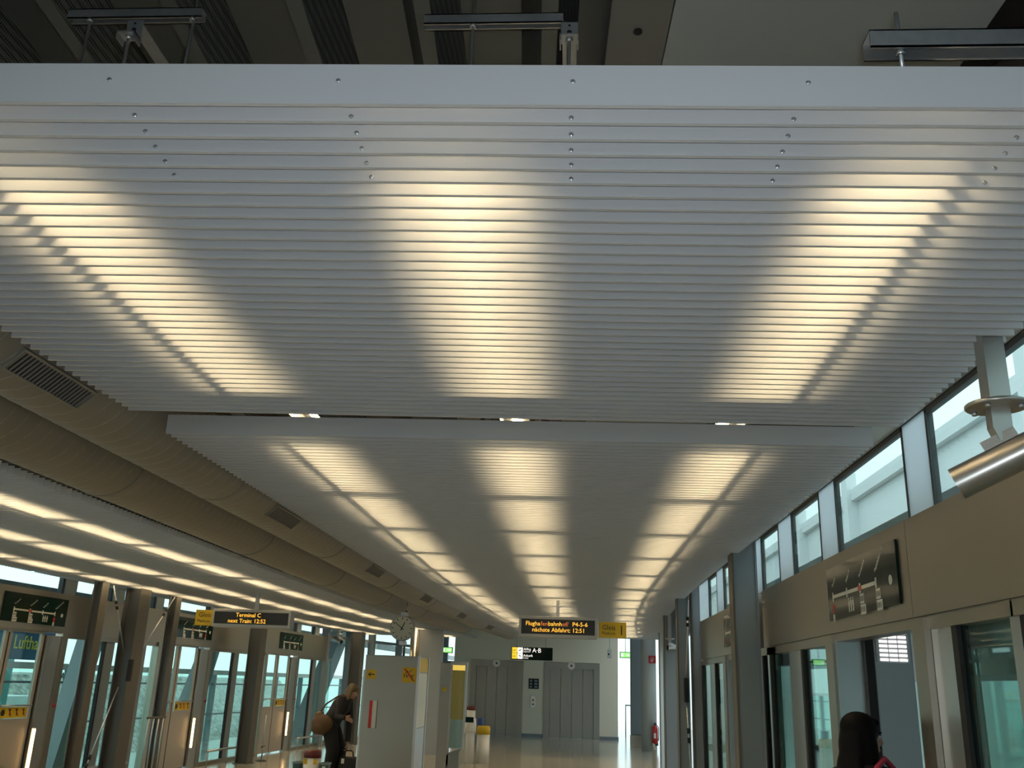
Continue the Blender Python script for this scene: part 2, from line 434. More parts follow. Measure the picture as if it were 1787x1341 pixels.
# ---- hanger channels above the raft front
def strut_channel(m, x0, x1, y0, z0, w=.041, h=.041, th=.004, lip=.01):
    # open side down-front
    m.box(x0, x1, y0, y0 + w, z0 + h - th, z0 + h); m.box(x0, x1, y0, y0 + th, z0, z0 + h); m.box(x0, x1, y0 + w - th, y0 + w, z0, z0 + h)
    m.box(x0, x1, y0, y0 + lip, z0, z0 + th); m.box(x0, x1, y0 + w - lip, y0 + w, z0, z0 + th); return m
def hanger(label, x0, x1, y, z, rods, h=.041, w=.041):
    t = thing('hanger_channel', label, 'ceiling hanger', ((x0 + x1) / 2, y, z), 'galvanised ceiling hangers')
    obj('channel', strut_channel(MB(), x0, x1, y, z, w, h), 'galv', t)
    for (xr, zb, zt, lean) in rods:
        m = MB(); m.tube((xr - lean, y + w / 2 - .01, zb), (xr, y + w / 2 - .01, zt), .0055, None, 10)
        m.tube((xr - lean * .5 - .0, y + w / 2 - .01, z - .012), (xr - lean * .5, y + w / 2 - .01, z + .002), .012, None, 6)
        obj('threaded_rod', m, 'galv', t)
    return t
hanger('short galvanised channel hung at top centre above the raft edge', -.565, -.06, 2.73, 3.965, [(-.385, 3.2, 4.4, .0)])
hanger('dark galvanised channel hung above the left end of the raft edge', -1.915, -1.40, 2.73, 4.012, [(-1.828, 3.06, 4.05, .0), (-1.42, 3.2, 4.4, .03)])
hanger('long galvanised channel hung at the upper right above the raft edge', 0.735, 1.75, 1.99, 3.262, [(.814, 3.2, 3.38, 0), (1.6, 3.06, 4.2, 0)], .052, .06)
def bracket(label, x, y, z0, z1):
    t = thing('hanging_bracket', label, 'ceiling hanger', (x, y, z0), 'galvanised ceiling hangers')
    obj('end_plate', MB().box(x - .026, x + .026, y - .003, y + .003, z1 - .075, z1, None, 0, .003)
        .box(x - .028, x + .028, y - .045, y, z1 - .079, z1 - .074).box(x - .028, x - .024, y - .045, y, z1 - .1, z1 - .074).box(x + .024, x + .028, y - .045, y, z1 - .1, z1 - .074), 'galv', t)
    m = MB(); m.tube((x, y - .0035, z1 - .038), (x, y - .0045, z1 - .038), .0075, None, 12); m.tube((x, y - .0035, z1 - .014), (x, y - .0045, z1 - .014), .004, None, 10)
    obj('slot_hole', m, 'dark', t)
    obj('channel', strut_channel(MB(), x - .022, x + .022, y + .004, z1 - .05, .6), 'galv', t)
    obj('threaded_rod', MB().tube((x, y - .022, z0), (x, y - .022, z1 - .07), .006, None, 10).tube((x, y - .022, z1 - .09), (x, y - .022, z1 - .079), .012, None, 6), 'galv', t)
bracket('galvanised slotted bracket with threaded rod right of the top centre channel', -.031, 2.3, 3.06, 3.605)
bracket('galvanised slotted bracket with threaded rod under the dark left channel', -1.385, 2.3, 3.06, 3.635)

m = MB(); m.box(-9.6, 1.8, -14.2, -14, 2.7, 4.45); m.box(-9.6, -1.18, -14.2, -14, 0, 2.7)  # out-of-view end wall, added and mostly closed to keep daylight off the slats
for x in (-1.1, 1.7): m.box(x - .08, x + .08, -14.15, -14.02, 0, 2.7)
struct('wall_front_light_block', m, 'wall', 'unseen end wall added behind the camera to hold back daylight')
# ------------------------------------------------------------------ right wall
RW = 1.8
m = MB()
m.box(RW - .23, RW - .002, -14, 13.5, 3.128, 3.14)
fills = [(-14, -12.5), (-9.1, -8.66), (-6.3, -5.9), (-4.15, -3.71), (-2.82, -2.31), (-.22, .16), (1.57, 2.0), (2.9, 3.2), (4.69, 5.03), (6.42, 6.835), (7.74, 8.235), (9.03, 9.55), (10.2, 10.65), (11.35, 11.85), (12.6, 13.5)]
struct('trim_7', MB().box(RW + .001, RW + .03, -14, 13.5, 3.125, 4.45), 'darkcol', 'dark upper wall above the right ceiling raft')
struct('wall_right', m, 'palepanel', 'pale panels between and above the high windows of the right wall')
m = MB()
for a, c in fills: m.box(RW + .008, RW + .014, a, c, 2.622, 3.128)
struct('trim_6', m, 'frosted', 'frosted pale panes between the right high windows')
m = MB()
jo = [-14, -9.74, -4.79, .165, 5.116, 9.07]
for a, c in zip(jo, jo[1:]): m.box(RW, RW + .10, a + .003, c - .003, 2.107, 2.622)
m.box(RW, RW + .10, 9.33, 13.45, 2.107, 2.622)
m.box(RW + .02, RW + .10, -14, 13.45, 2.095, 2.107)
struct('trim_4', m, 'steel', 'brushed steel header band above the right platform doors')
# clerestory windows
wn = 1
openings = [(a[1], c[0]) for a, c in zip(fills, fills[1:])]
for (a, c) in openings:
    fr = MB()
    for (u0, u1) in ((a, a + .025), (c - .025, c)): fr.box(RW + .005, RW + .04, u0, u1, 2.625, 3.125)
    fr.box(RW + .005, RW + .04, a, c, 3.10, 3.125)
    w = struct('window_%d' % wn, fr, 'darkcol', 'high clerestory window in the right wall')
    obj('pane', MB().box(RW + .012, RW + .018, a + .025, c - .025, 2.625, 3.10), 'clearglass', w); wn += 1
# platform screen doors: fixed glass and steel, one bay per train door
dn = 1
def right_bay(yo, open_door=True, near_leaf=True):
    global dn
    T = lambda y: y + yo
    m = MB()
    for (a, c) in ((6.65, 6.83), (4.93, 5.10)): m.box(RW - .02, RW + .12, T(a), T(c), 0, 2.095)     # posts
    m.box(RW + .0, RW + .09, T(6.83), T(8.95), 2.035, 2.095); m.box(RW, RW + .09, T(3.98), T(4.93), 2.035, 2.095)
    m.box(RW + .0, RW + .09, T(6.83), T(8.95), 0, .12); m.box(RW, RW + .09, T(3.98), T(4.93), 0, .12)
    m.box(RW + .01, RW + .12, T(5.10), T(6.65), 2.05, 2.095)
    d = struct('door_%d' % dn, m, 'steel', 'steel framed platform doorway in the right wall'); dn += 1
    obj('upright_panel', MB().box(RW + .015, RW + .06, T(7.70), T(8.12), .12, 2.035), 'steelb', d)
    obj('upright_panel', MB().box(RW + .015, RW + .06, T(4.66), T(4.925), .12, 2.035), 'steelb', d)
    obj('upright_panel', MB().box(RW + .015, RW + .06, T(8.90), T(9.0), .12, 2.035), 'steelb', d)
    obj('rubber_seal', MB().box(RW + .01, RW + .065, T(7.64), T(7.70), .12, 2.035), 'rubber', d)
    obj('rubber_seal', MB().box(RW + .01, RW + .065, T(8.84), T(8.90), .12, 2.035), 'rubber', d)
    obj('rubber_seal', MB().box(RW + .01, RW + .065, T(4.595), T(4.66), .12, 2.035), 'rubber', d)
    obj('glass_pane', MB().box(RW + .03, RW + .04, T(6.83), T(7.64), .12, 2.035), 'glass', d)
    obj('glass_pane', MB().box(RW + .03, RW + .04, T(8.12), T(8.84), .12, 2.035), 'glass', d)
    obj('glass_pane', MB().box(RW + .03, RW + .04, T(3.98), T(4.595), .12, 2.035), 'glass', d)
    obj('door_reveal', MB().box(RW + .002, RW + .175, T(6.642), T(6.65), 0, 2.06), 'steelb', d)
    return d
right_bay(0); right_bay(-4.95); right_bay(-9.9); right_bay(4.95 - .35)
# I-section columns of the right side
def i_column(label, x0, x1, y0, y1, h, mt='bluegrey', fl='tanflange', group='steel columns along the right wall', tf=.018):
    t = thing('steel_column', label, 'column', ((x0 + x1) / 2, (y0 + y1) / 2, 0), group)
    obj('web', MB().box(x0 + tf, x1 - tf, y0 + .012, y1 - .012, 0, h), mt, t)
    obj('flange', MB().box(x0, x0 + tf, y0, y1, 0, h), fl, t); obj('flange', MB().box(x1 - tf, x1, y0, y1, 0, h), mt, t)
    obj('foot_plate', MB().box(x0 - .02, x1 + .02, y0 - .03, y1 + .03, 0, .015), mt, t)
    return t
i_column('blue grey steel column at the end of the long right header band', 1.50, 1.735, 8.89, 9.1, 4.42)
i_column('blue grey column behind the tension rods, second along the right side', 1.50, 1.66, 13.65, 13.85, 4.42)
i_column('narrow blue grey column right beside the tension rods', 1.70, 1.835, 13.6, 13.8, 4.42)
i_column('blue grey column next beyond the tension rods on the right', 1.62, 1.86, 16.9, 17.1, 4.42)
i_column('pale blue grey column before the fire extinguisher pillar', 2.02, 2.22, 22.2, 22.4, 4.42, 'palepanel', 'bluegrey')
# tension rod of the right bracing
def rods(name, label, pts_list, nodes, group='tension rod bracing'):
    p0 = pts_list[0][0]
    t = thing(name, label, 'bracing', p0, group)
    for (p, q) in pts_list:
        obj('rod', MB().tube(p, q, .011, None, 10), 'galv', t)
        P, Q = Vector(p), Vector(q); d = (Q - P); 
        for f in (.22, .30): obj('turnbuckle', MB().tube(P + d * f, P + d * (f + .045), .022, None, 8), 'dark', t)
    for n in nodes: obj('fork', MB().box(n[0] - .03, n[0] + .03, n[1] - .03, n[1] + .03, n[2] - .16, n[2] + .16), 'dark', t)
    return t
rods('bracing_rods', 'thin tension rods on the right column beyond the second header band',
     [((1.655, 13.55, 2.93), (1.60, 13.56, 1.85)), ((1.60, 13.56, 1.55), (1.66, 13.55, .0))], [(1.60, 13.56, 1.7)])
# far right wall after the bend
struct('baseboard_right', MB().box(RW + .1, RW + .14, -14, 13.4, 0, .1), 'steelv', 'steel skirting under the right glazing')
m = MB(); 
for a, c in ((13.9, 16.8), (17.2, 22.1), (22.5, 29)):
    xa, xb = 1.86 + bend(a) * .9, 1.86 + bend(c) * .9
    m.prism([(xa, a, 2.6), (xb, c, 2.6), (xb + .05, c, 2.6), (xa + .05, a, 2.6)], (0, 0, 1.85))
struct('wall_right_far', m, 'bluegrey', 'blue grey upper wall beyond the right columns')

# route boards (line maps) on both walls
def board(label, T, w, h, flip=False):
    """T(u, v, w): u right along the board as seen, v up, w out"""
    o = T(w / 2, 0, 0); t = thing('route_map_board', label, 'sign', o, 'line map boards above the doors')
    obj('panel', MB().box(0, w, 0, h, 0, .012, T), 'board', t)
    y0 = h * .40; stops = [.09, .32, .52, .74] if not flip else [.16, .40, .60, .80]
    stops = [s * w for s in stops]
    m = MB(); m.box(stops[0], stops[-1], y0, y0 + .022, .0125, .0145, T); 
    for i, s in enumerate(stops): m.box(s - .012, s + .012, y0 - .02, y0 + .04, .0125, .0145, T)
    obj('route_line', m, 'print', t)
    rs = stops[2] if not flip else stops[1]
    obj('station_marker', MB().box(rs - .035, rs + .035, y0 - .004, y0 + .026, .0145, .0165, T), 'red', t)
    names = ['Terminal C', 'Station P4', 'Terminal A-B', 'Flughafenbahnhof'] if not flip else ['Terminal C', 'Terminal A-B', 'Station P4', 'Flughafenbahnhof']
    a = math.radians(35)
    for s, nm in zip(stops, names):
        text('lettering', nm, .029, lambda u, v, w_, s=s: T(s + u * math.cos(a) - v * math.sin(a), y0 + .07 + u * math.sin(a) + v * math.cos(a), .0125 + w_), 'print', t, .002)
    ps = stops[1] if not flip else stops[2]
    for k in range(3):
        m = MB(); x = ps + .02 + k * .045
        m.box(x, x + .026, y0 - .075, y0 - .045, .0125, .0145, T); m.box(x + .002, x + .009, y0 - .115, y0 - .075, .0125, .0145, T); m.box(x + .017, x + .024, y0 - .115, y0 - .075, .0125, .0145, T)
        m.box(x + .006, x + .020, y0 - .042, y0 - .026, .0125, .0145, T); obj('figure_symbol', m, 'print', t)
    for s in ([stops[2], stops[3]] if not flip else [stops[0], stops[1]]):
        for (dx, dy, ww, hh) in ((-.01, -.085, .075, .06), (-.01, -.15, .10, .06)):
            m = MB(); m.box(s + dx, s + dx + ww, y0 + dy, y0 + dy + hh, .0125, .0145, T)
            for q in range(3): m.box(s + dx + .012 + q * ww / 3.4, s + dx + .022 + q * ww / 3.4, y0 + dy + .014, y0 + dy + hh - .014, .0145, .0155, T, 1)
            obj('pictogram', m, ['print', 'printk'], t)
    s = stops[0] if not flip else stops[3]
    obj('pictogram', MB().box(s - .02, s + .02, y0 - .10, y0 - .04, .0125, .0145, T), 'red', t)
    obj('pictogram', MB().box(s - .02, s + .015, y0 - .155, y0 - .105, .0125, .0145, T), 'print', t)
    c = w * .92; m = MB(); m.tube(T(c, y0 + .0, .0125), T(c, y0 + .0, .0145), .028, None, 16); obj('emblem', m, 'print', t)
    return t
board('dark green line map board on the near right steel header above the open door', lambda u, v, w: (RW - .003 - w, 6.685 - u, 2.190 + v), 1.43, .35)
board('small dark line map board on the far right header behind the column', lambda u, v, w: (RW - .003 - w, 11.3 - u, 2.19 + v), 1.43, .35)

# ------------------------------------------------------------------ the train standing at the right platform
def train():
    t = thing('train_car', 'grey driverless train standing at the right platform with an open door', 'train', (3.3, 4, -.2))
    xs, xe = 1.985, 4.4; y0, y1 = -13, 12.6
    obj('car_floor', MB().box(xs, xe, y0, y1, -.35, 0), 'trainin', t)
    obj('car_roof', MB().box(xs - .02, xe, y0, y1, 2.25, 2.75), 'trainskin', t)
    side = MB(); doors = [(5.12, 6.6), (.15, 1.65), (-4.8, -3.3), (-9.8, -8.3), (9.7, 11.2)]
    segs = [(y0, -9.8), (-8.3, -4.8), (-3.3, .15), (1.65, 5.12), (6.6, 9.7), (11.2, y1)]
    for a, c in segs:
        side.box(xs, xs + .06, a, c, 0, .55); side.box(xs, xs + .06, a, c, 1.95, 2.25)
        side.box(xs, xs + .06, a, a + .16, .55, 1.95); side.box(xs, xs + .06, c - .16, c, .55, 1.95)
    for a, c in doors: side.box(xs, xs + .06, a, c, 2.12, 2.25)
    obj('near_side', side, 'trainskin', t)
    for a, c in segs: obj('side_window', MB().box(xs + .02, xs + .03, a + .16, c - .16, .55, 1.95), 'glass', t)
    for a, c in doors: obj('door_seal', MB().box(xs - .01, xs + .045, c - .03, c + .03, 0, 2.12).box(xs - .02, xs + .08, a, c, 2.09, 2.12), 'rubber', t)
    for a, c in ((-3.2, -1.6), (1.75, 3.1), (8.0, 9.5)): 
        obj('folded_door_leaf', MB().box(xs - .025, xs - .005, a, a + .12, .05, 2.1).box(xs - .025, xs - .005, c - .12, c, .05, 2.1).box(xs - .025, xs - .005, a, c, 1.95, 2.1).box(xs - .025, xs - .005, a, c, .05, .5), 'rubber', t)
    far = MB(); far.box(xe - .06, xe, y0, y1, 0, .8); far.box(xe - .06, xe, y0, y1, 1.9, 2.25)
    y = y0
    while y < y1: far.box(xe - .06, xe, y, y + .3, .8, 1.9); y += 2.0
    obj('far_side', far, 'trainin', t)
    obj('far_windows', MB().box(xe - .035, xe - .025, y0, y1, .8, 1.9), 'glass', t)
    part = MB().box(2.30, 2.64, 7.6, 7.66, 0, 2.245, None, 0, .006); obj('partition', part, 'trainin', t)
    lv = MB().box(2.36, 2.615, 7.575, 7.6, 1.955, 2.235); lamp = obj('louvre_lamp', lv, 'trainin', t)
    for cx in range(3):
        for rz in range(7):
            x = 2.385 + cx * .072; z = 1.968 + rz * .034
            obj('lit_cell', MB().box(x, x + .062, 7.570, 7.575, z, z + .019), 'louvrelit', lamp)
    for q in ((2.5, 7.0), (2.75, 4.3)): obj('handrail', MB().tube((*q, 0), (*q, 2.24), .016, None, 12), 'steelb', t)
    for yy in (2.6, 3.3, 9.0, 10.3):
        obj('seat', MB().box(3.85, 4.3, yy, yy + .5, .4, .48, None, 0, .02).box(4.22, 4.32, yy, yy + .5, .48, .95, None, 0, .02).box(4.0, 4.25, yy + .15, yy + .35, 0, .4), 'teal', t)
train()
# what stands outside on the right
m = MB(); m.box(5.5, 5.8, -10, 60, -1.3, 5.52)
for y in (1, 4.6, 7.0, 10.5, 14, 18, 22): m.box(5.3, 5.5, y, y + .35, -1.3, 5.85)
m.box(5.38, 5.5, -10, 60, 5.3, 5.52)
struct('building_wall_outside', m, 'outwall', 'pale clad wall of the neighbouring building beyond the train')

# cctv camera on the right
def cctv(label, plate, ax, length, r, post_h, group='surveillance cameras'):
    p = Vector(plate); t = thing('surveillance_camera', label, 'camera', (p.x, p.y, p.z + post_h), group)
    s = r / .048
    obj('ceiling_post', MB().box(p.x - .03 * s, p.x + .03 * s, p.y - .03 * s, p.y + .03 * s, p.z + .005, p.z + post_h), 'steelv', t)
    pl = obj('mounting_plate', MB().lathe([(.085 * s, 0), (.088 * s, .003), (.088 * s, .012), (.085 * s, .015)], (p.x, p.y, p.z - .008), 32), 'steelv', t)
    for k in range(4):
        a = PI / 4 + k * PI / 2; q = p + Vector((.066 * s * math.cos(a), .066 * s * math.sin(a), -.022))
        obj('bolt', MB().tube(q, q + Vector((0, 0, .016)), .008 * s, None, 6), 'galv', pl)
    d = Vector(ax).normalized(); c = p + Vector((.02 * s, 0, -.155 * s)); a0 = c + d * length * .32; a1 = c - d * length * .68
    obj('bracket_arm', MB().box(p.x - .028 * s, p.x + .028 * s, p.y - .02 * s, p.y + .02 * s, p.z - .07 * s, p.z - .008)
        .prism([(p.x - .028 * s, p.y - .02 * s, p.z - .07 * s), (p.x + .028 * s, p.y - .02 * s, p.z - .07 * s), (p.x + .045 * s, p.y - .02 * s, p.z - .10 * s), (p.x - .012 * s, p.y - .02 * s, p.z - .11 * s)], (0, .04 * s, 0)), 'steelv', t)
    side = d.cross(Vector((0, 0, 1))).normalized(); up = side.cross(d)
    def C(u, v, w): return c + d * u + side * v + up * w
    obj('clamp_shoe', MB().box(-.05 * s, .05 * s, -.03 * s, .03 * s, r * .85, r + .022 * s, C), 'galv', t)
    h = MB(); h.tube(a1, a0, r, None, 36, 0, False)
    h.tube(a1, a1 + d * .001, r, r * .2, 36); h.tube(a0 - d * .02, a0 - d * .021, r * .97, .001, 36, 1)
    h.tube(a0, a0 - d * .02, r * .96, r * .96, 36, 0, False)
    obj('housing', h, ['steelv', 'dark'], t)
    obj('lens_glass', MB().tube(a0 - d * .012, a0 - d * .010, r * .9, None, 28), 'dark', t)
    return t, C
cam_d = Vector((-.84, .50, -.42))
tc, CC = cctv('cylindrical steel surveillance camera hanging at the right frame edge', (1.50, 3.23, 2.70), cam_d, .62, .058, .28)
text('lettering', 'videotronic', .030, lambda u, v, w: CC(.06 - u, .0605 - .0 + w * .2, .012 + v), 'printk', tc, .002)
cctv('small surveillance camera on the far right column', (1.72, 16.85, 2.55), (-.9, -.4, -.1), .22, .045, .4)
cctv('small surveillance camera at the far end of the left wall', (*LW(14.5, .35, 2.85)[:2], 2.83), (.8, -.5, -.35), .3, .055, .12)

# ------------------------------------------------------------------ left wall
m = MB(); m.box(-25.3, 14.33, -.02, .08, 2.19, 2.742, LW); lh = struct('trim_5', m, 'steel', 'brushed steel header band above the left platform doors')
struct('trim_8', MB().box(-25.3, 14.33, -.16, 0, 3.25, 4.45, LW), 'darkcol', 'dark upper wall above the left ceiling raft')
m = MB()
gk = [2.22 + 4.84 * k for k in range(-6, 3)]
fl = []
for gg in gk: fl += [(gg + .29, gg + .56), (gg + 1.60, gg + 1.92), (gg + 2.98, gg + 3.24)]
fl = [f for f in fl if -25.3 < f[0] and f[1] < 14.33]
for a, c in fl: m.box(a, c, -.08, .04, 2.742, 3.25, LW)
struct('wall_left', m, 'palepanel', 'pale panels between and above the high windows of the left wall')
for (a, c) in zip(fl, fl[1:]):
    u0, u1 = a[1], c[0]
    if u1 < 0: continue
    fr = MB()
    for q0, q1 in ((u0, u0 + .05), (u1 - .05, u1)): fr.box(q0, q1, -.05, .02, 2.742, 3.25, LW)
    fr.box(u0, u1, -.05, .02, 3.2, 3.25, LW)
    w = struct('window_%d' % wn, fr, 'darkcol', 'high window in the left wall'); wn += 1
    obj('pane', MB().box(u0 + .05, u1 - .05, -.012, -.006, 2.742, 3.2, LW), 'clearglass', w)
def sticker(T, parent, w, h, n=4):
    st = obj('warning_sticker', MB().box(0, w, 0, h, 0, .004, T), 'yellow', parent)
    for k in range(n):
        x = (k + .5) * w / n; m = MB(); r = h * .30
        if k == 0:
            m.tube(T(x, h / 2, .0045), T(x, h / 2, .006), r, None, 14)
        else:
            m.box(x - r * .18, x + r * .18, h * .22, h * .66, .0045, .006, T); m.tube(T(x, h * .76, .0045), T(x, h * .76, .006), r * .35, None, 10)
            m.prism([T(x - r, h * .85, .0062), T(x - r * .8, h * .9, .0062), T(x + r, h * .2, .0062), T(x + r * .8, h * .15, .0062)], Vector(T(0, 0, .002)) - Vector(T(0, 0, 0)), 1)
        obj('symbol', m, ['printk', 'red'], st)
    return st
def left_bay(gg):
    global dn
    m = MB()
    for a, c in ((-1.65, -1.5), (.36, .50)): m.box(gg + a, gg + c, -.03, .09, 0, 2.19, LW)
    m.box(gg - 1.5, gg + .36, -.02, .05, 2.18, 2.19, LW)
    m.box(gg + .5, gg + 3.19, -.02, .06, 2.12, 2.19, LW); m.box(gg + .5, gg + 3.19, -.02, .06, 0, .07, LW)
    d = struct('door_%d' % dn, m, 'steel', 'platform door bay in the left wall'); dn += 1
    for (a, c) in ((-1.47, -.77), (-.74, .02)):
        f = MB()
        f.box(gg + a, gg + a + .06, -.01, .03, 1.02, 2.18, LW); f.box(gg + c - .06, gg + c, -.01, .03, 1.02, 2.18, LW)
        f.box(gg + a, gg + c, -.01, .03, .03, 1.02, LW); f.box(gg + a + .06, gg + c - .06, -.01, .03, 2.155, 2.18, LW)
        lf = obj('door_leaf', f, 'leafpanel', d)
        obj('glass_pane', MB().box(gg + a + .06, gg + c - .06, .005, .012, 1.02, 2.155, LW), 'glass', lf)
        hr = MB(); hr.tube(LW(gg + a + .05, .06, 1.19), LW(gg + c - .05, .06, 1.19), .012, None, 10)
        for q in (a + .15, c - .12): hr.tube(LW(gg + q, .02, 1.16), LW(gg + q, .06, 1.19), .01, None, 8)
        obj('push_rail', hr, 'galv', lf)
        obj('rubber_seal', MB().box(gg + c, gg + c + .03, -.01, .03, .03, 2.14, LW), 'rubber', lf)
    sticker(lambda u, v, w: LW(gg - .66 + u, .034 + w, 1.03 + v), d, .58, .14)
    obj('steel_panel', MB().box(gg + .05, gg + .355, -.01, .075, 0, 2.14, LW), 'steelv', d)
    obj('emergency_button', MB().tube(LW(gg + .43, .09, 1.18), LW(gg + .43, .115, 1.18), .022, None, 14), 'red', d)
    for a, c in ((1.62, 1.86), (2.62, 2.86)):
        obj('upright_panel', MB().box(gg + a, gg + c, -.015, .045, .07, 2.12, LW), 'bluegrey', d)
        obj('rubber_seal', MB().box(gg + a - .04, gg + a, -.01, .04, .07, 2.12, LW), 'rubber', d)
    for a, c in ((.5, 1.58), (1.86, 2.58), (2.86, 3.19)):
        obj('glass_pane', MB().box(gg + a, gg + c, .005, .012, .07, 2.12, LW), 'glass', d)
    return d
for gg in gk:
    if gg > -3: left_bay(gg)
m = MB(); m.box(-25.3, gk[3] - 1.66, -.03, .05, 0, .9, LW); struct('wall_left_near', m, 'leafpanel', 'low beige wall of the left side nearest the camera')
# door lights: vertical orange strips on the steel panel
nm = ['nearest', 'middle', 'farthest']
for k, gg in enumerate([g_ for g_ in gk if g_ > 0]):
    p = LW(gg + .045, .05, .36)
    t = thing('door_light_strip', ['orange vertical light strip on the left door bay nearest the camera', 'orange light strip on the left door beneath the Terminal C display', 'orange light strip on the left door bay beside the bending woman'][k], 'light', p, 'orange door light strips')
    obj('strip_holder', MB().box(gg + .03, gg + .10, .0765, .09, .34, .90, LW), 'steelv', t)
    obj('light_strip', MB().box(gg + .045, gg + .085, .09, .115, .36, .88, LW), 'orange', t)
    # bumper rail before the glazing
    t = thing('bumper_rail', ['low steel bumper rail before the near left glazing', 'low steel bumper rail left of the round bin and column', 'low steel bumper rail behind the bending woman'][k], 'rail', LW(gg + 1.5, .2, 0), 'bumper rails along the left glazing')
    obj('rail', MB().tube(LW(gg + .55, .2, .27), LW(gg + 2.5, .2, .27), .022, None, 12), 'galv', t)
    for q in (.62, 1.5, 2.44): obj('leg', MB().tube(LW(gg + q, .2, 0), LW(gg + q, .2, .265), .014, None, 10), 'galv', t)
board('dark line map board on the left wall at the left frame edge', lambda u, v, w: LW(1.14 + u, .083 + w, 2.275 + v), 1.43, .385, True)
board('line map board on the left wall below the yellow Gleis plate', lambda u, v, w: LW(6.0 + u, .083 + w, 2.315 + v), 1.43, .36, True)
board('faint line map board on the left wall right of the Terminal C display', lambda u, v, w: LW(11.0 + u, .083 + w, 2.31 + v), 1.5, .37, True)

# left columns
def l_column(label, s0, s1, v0, v1, h, tf=.016):
    t = thing('steel_column', label, 'column', LW((s0 + s1) / 2, (v0 + v1) / 2, 0), 'steel columns along the left wall')
    obj('web', MB().box(s0 + (s1 - s0) * .3, s1 - .012, v0 + tf, v1 - tf, 0, h, LW), 'darkcol', t)
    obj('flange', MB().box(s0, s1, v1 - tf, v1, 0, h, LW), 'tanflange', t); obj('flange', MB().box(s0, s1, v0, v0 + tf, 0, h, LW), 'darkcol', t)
    obj('foot_plate', MB().box(s0 - .03, s1 + .03, v0 - .03, v1 + .03, 0, .015, LW), 'darkcol', t)
    return t
l_column('slim dark steel column left of the tension rods on the left side', 2.62, 2.80, .42, .56, 2.945)
l_column('thick dark steel column carrying the tension rods on the left side', 3.55, 3.87, .40, .66, 2.945)
l_column('slim dark steel column right of the tension rods on the left side', 4.92, 5.10, .42, .56, 2.945)
l_column('dark steel column below the Terminal C display', 8.47, 8.75, .42, .68, 2.945)
l_column('grey green column behind the bending woman at the far left', 15.4, 15.75, .42, .72, 2.945)
rods('bracing_rods', 'thin crossed tension rods with black turnbuckles around the thick left column',
     [(LW(3.0, .5, 2.93), LW(3.62, .5, 1.95)), (LW(4.95, .5, 2.93), LW(4.05, .5, 1.95)), (LW(2.9, .5, 0), LW(3.6, .5, 1.45))],
     [LW(3.50, .70, 1.7)])
# rope barrier posts near the big column
t = thing('barrier_post_set', 'slim steel barrier rails standing right of the thick left column', 'barrier', LW(4.55, .55, 0))
for k in range(4): obj('upright', MB().tube(LW(4.45 + .16 * k, .62, 0), LW(4.45 + .16 * k, .62, .98), .014, None, 10), 'galv', t)
obj('top_rail', MB().tube(LW(4.40, .62, .98), LW(5.0, .62, .98), .018, None, 10), 'tanflange', t)
t = thing('floor_stand', 'slim free standing pole right of the column below the Terminal C display', 'stand', LW(9.35, .62, 0))
obj('pole', MB().tube(LW(9.35, .62, .02), LW(9.35, .62, .9), .014, None, 10), 'galv', t)
obj('cross_bar', MB().tube(LW(9.18, .66, .28), LW(9.55, .58, .28), .014, None, 8), 'tanflange', t)
obj('foot', MB().lathe([(.12, 0), (.12, .012), (.03, .03)], LW(9.35, .62, 0), 20), 'darkcol', t)

# outside on the left: leaning struts, second platform edge with white beam, billboard, bank, buildings
def strut(label, b, t_, w, d):
    B, T_ = Vector(b), Vector(t_); ax = (T_ - B).normalized(); u = LD; n = LN
    o = thing('leaning_strut', label, 'strut', b, 'leaning facade struts outside')
    m = MB(); pts = [B - u * w / 2, T_ - u * w / 2, T_ + u * w / 2, B + u * w / 2]
    m.prism([p - n * d / 2 for p in pts], n * d); obj('shaft', m, 'truss', o)
    obj('foot_shoe', MB().box(B.x - .25, B.x + .25, B.y - .35, B.y + .35, -1.2, B.z + .05), 'darkcol', o)
strut('leaning strut outside the nearest left glass bay', LW(5.2, -1.5, -.4), LW(6.35, -1.5, 4.1), .38, .3)
strut('leaning strut outside the glass bay under the Terminal C display', LW(9.55, -1.5, -.6), LW(11.6, -1.5, 4.1), .40, .3)
strut('thin leaning strut seen right of the middle left door', LW(10.5, -2.3, -.6), LW(13.2, -2.3, 4.1), .22, .2)
strut('wide leaning strut outside the last glass bay behind the woman', LW(16.6, -1.5, -.6), LW(21.0, -1.5, 3.9), .8, .4)
m = MB(); m.box(-10, 45, -4.05, -3.9, 1.66, 1.79, LW)
ob = thing('outer_glass_screen', 'glass screen with white beam beyond the left track', 'glass screen', LW(10, -4, -1.2))
obj('beam', m, 'white', ob)
obj('glass_pane', MB().box(-10, 45, -3.995, -3.985, -.6, 1.66, LW), 'glass', ob)
for k in range(22): obj('post', MB().box(-10 + 2.4 * k, -9.92 + 2.4 * k, -4.06, -3.9, -1.2, 1.66, LW), 'bluegrey', ob)
for z in (1.38, .55): obj('rail', MB().box(-10, 45, -4.03, -3.95, z, z + .045, LW), 'bluegrey', ob)
for s0 in (8.78, 11.05): text('lettering', 'Terminal A-B', .215, lambda u, v, w, s0=s0: LW(s0 - u, -3.975 + w, 1.465 + v), 'printk', ob, .006, 'RIGHT', .95, False)
bb = thing('billboard', 'blue advertising billboard with yellow letters seen through the left glass', 'billboard', LW(8.4, -4.6, 1.86))
obj('panel', MB().box(7.2, 9.6, -4.75, -4.65, 1.84, 3.1, LW), 'billblue', bb)
text('lettering', 'Luftha', .40, lambda u, v, w: LW(8.13 + u, -4.645 + w, 2.06 + v), 'billtext', bb, .01, 'LEFT', .82)
text('lettering', 'mars & more', .13, lambda u, v, w: LW(8.2 + u, -4.645 + w, 2.42 + v), 'print', bb, .01, 'LEFT', .9)
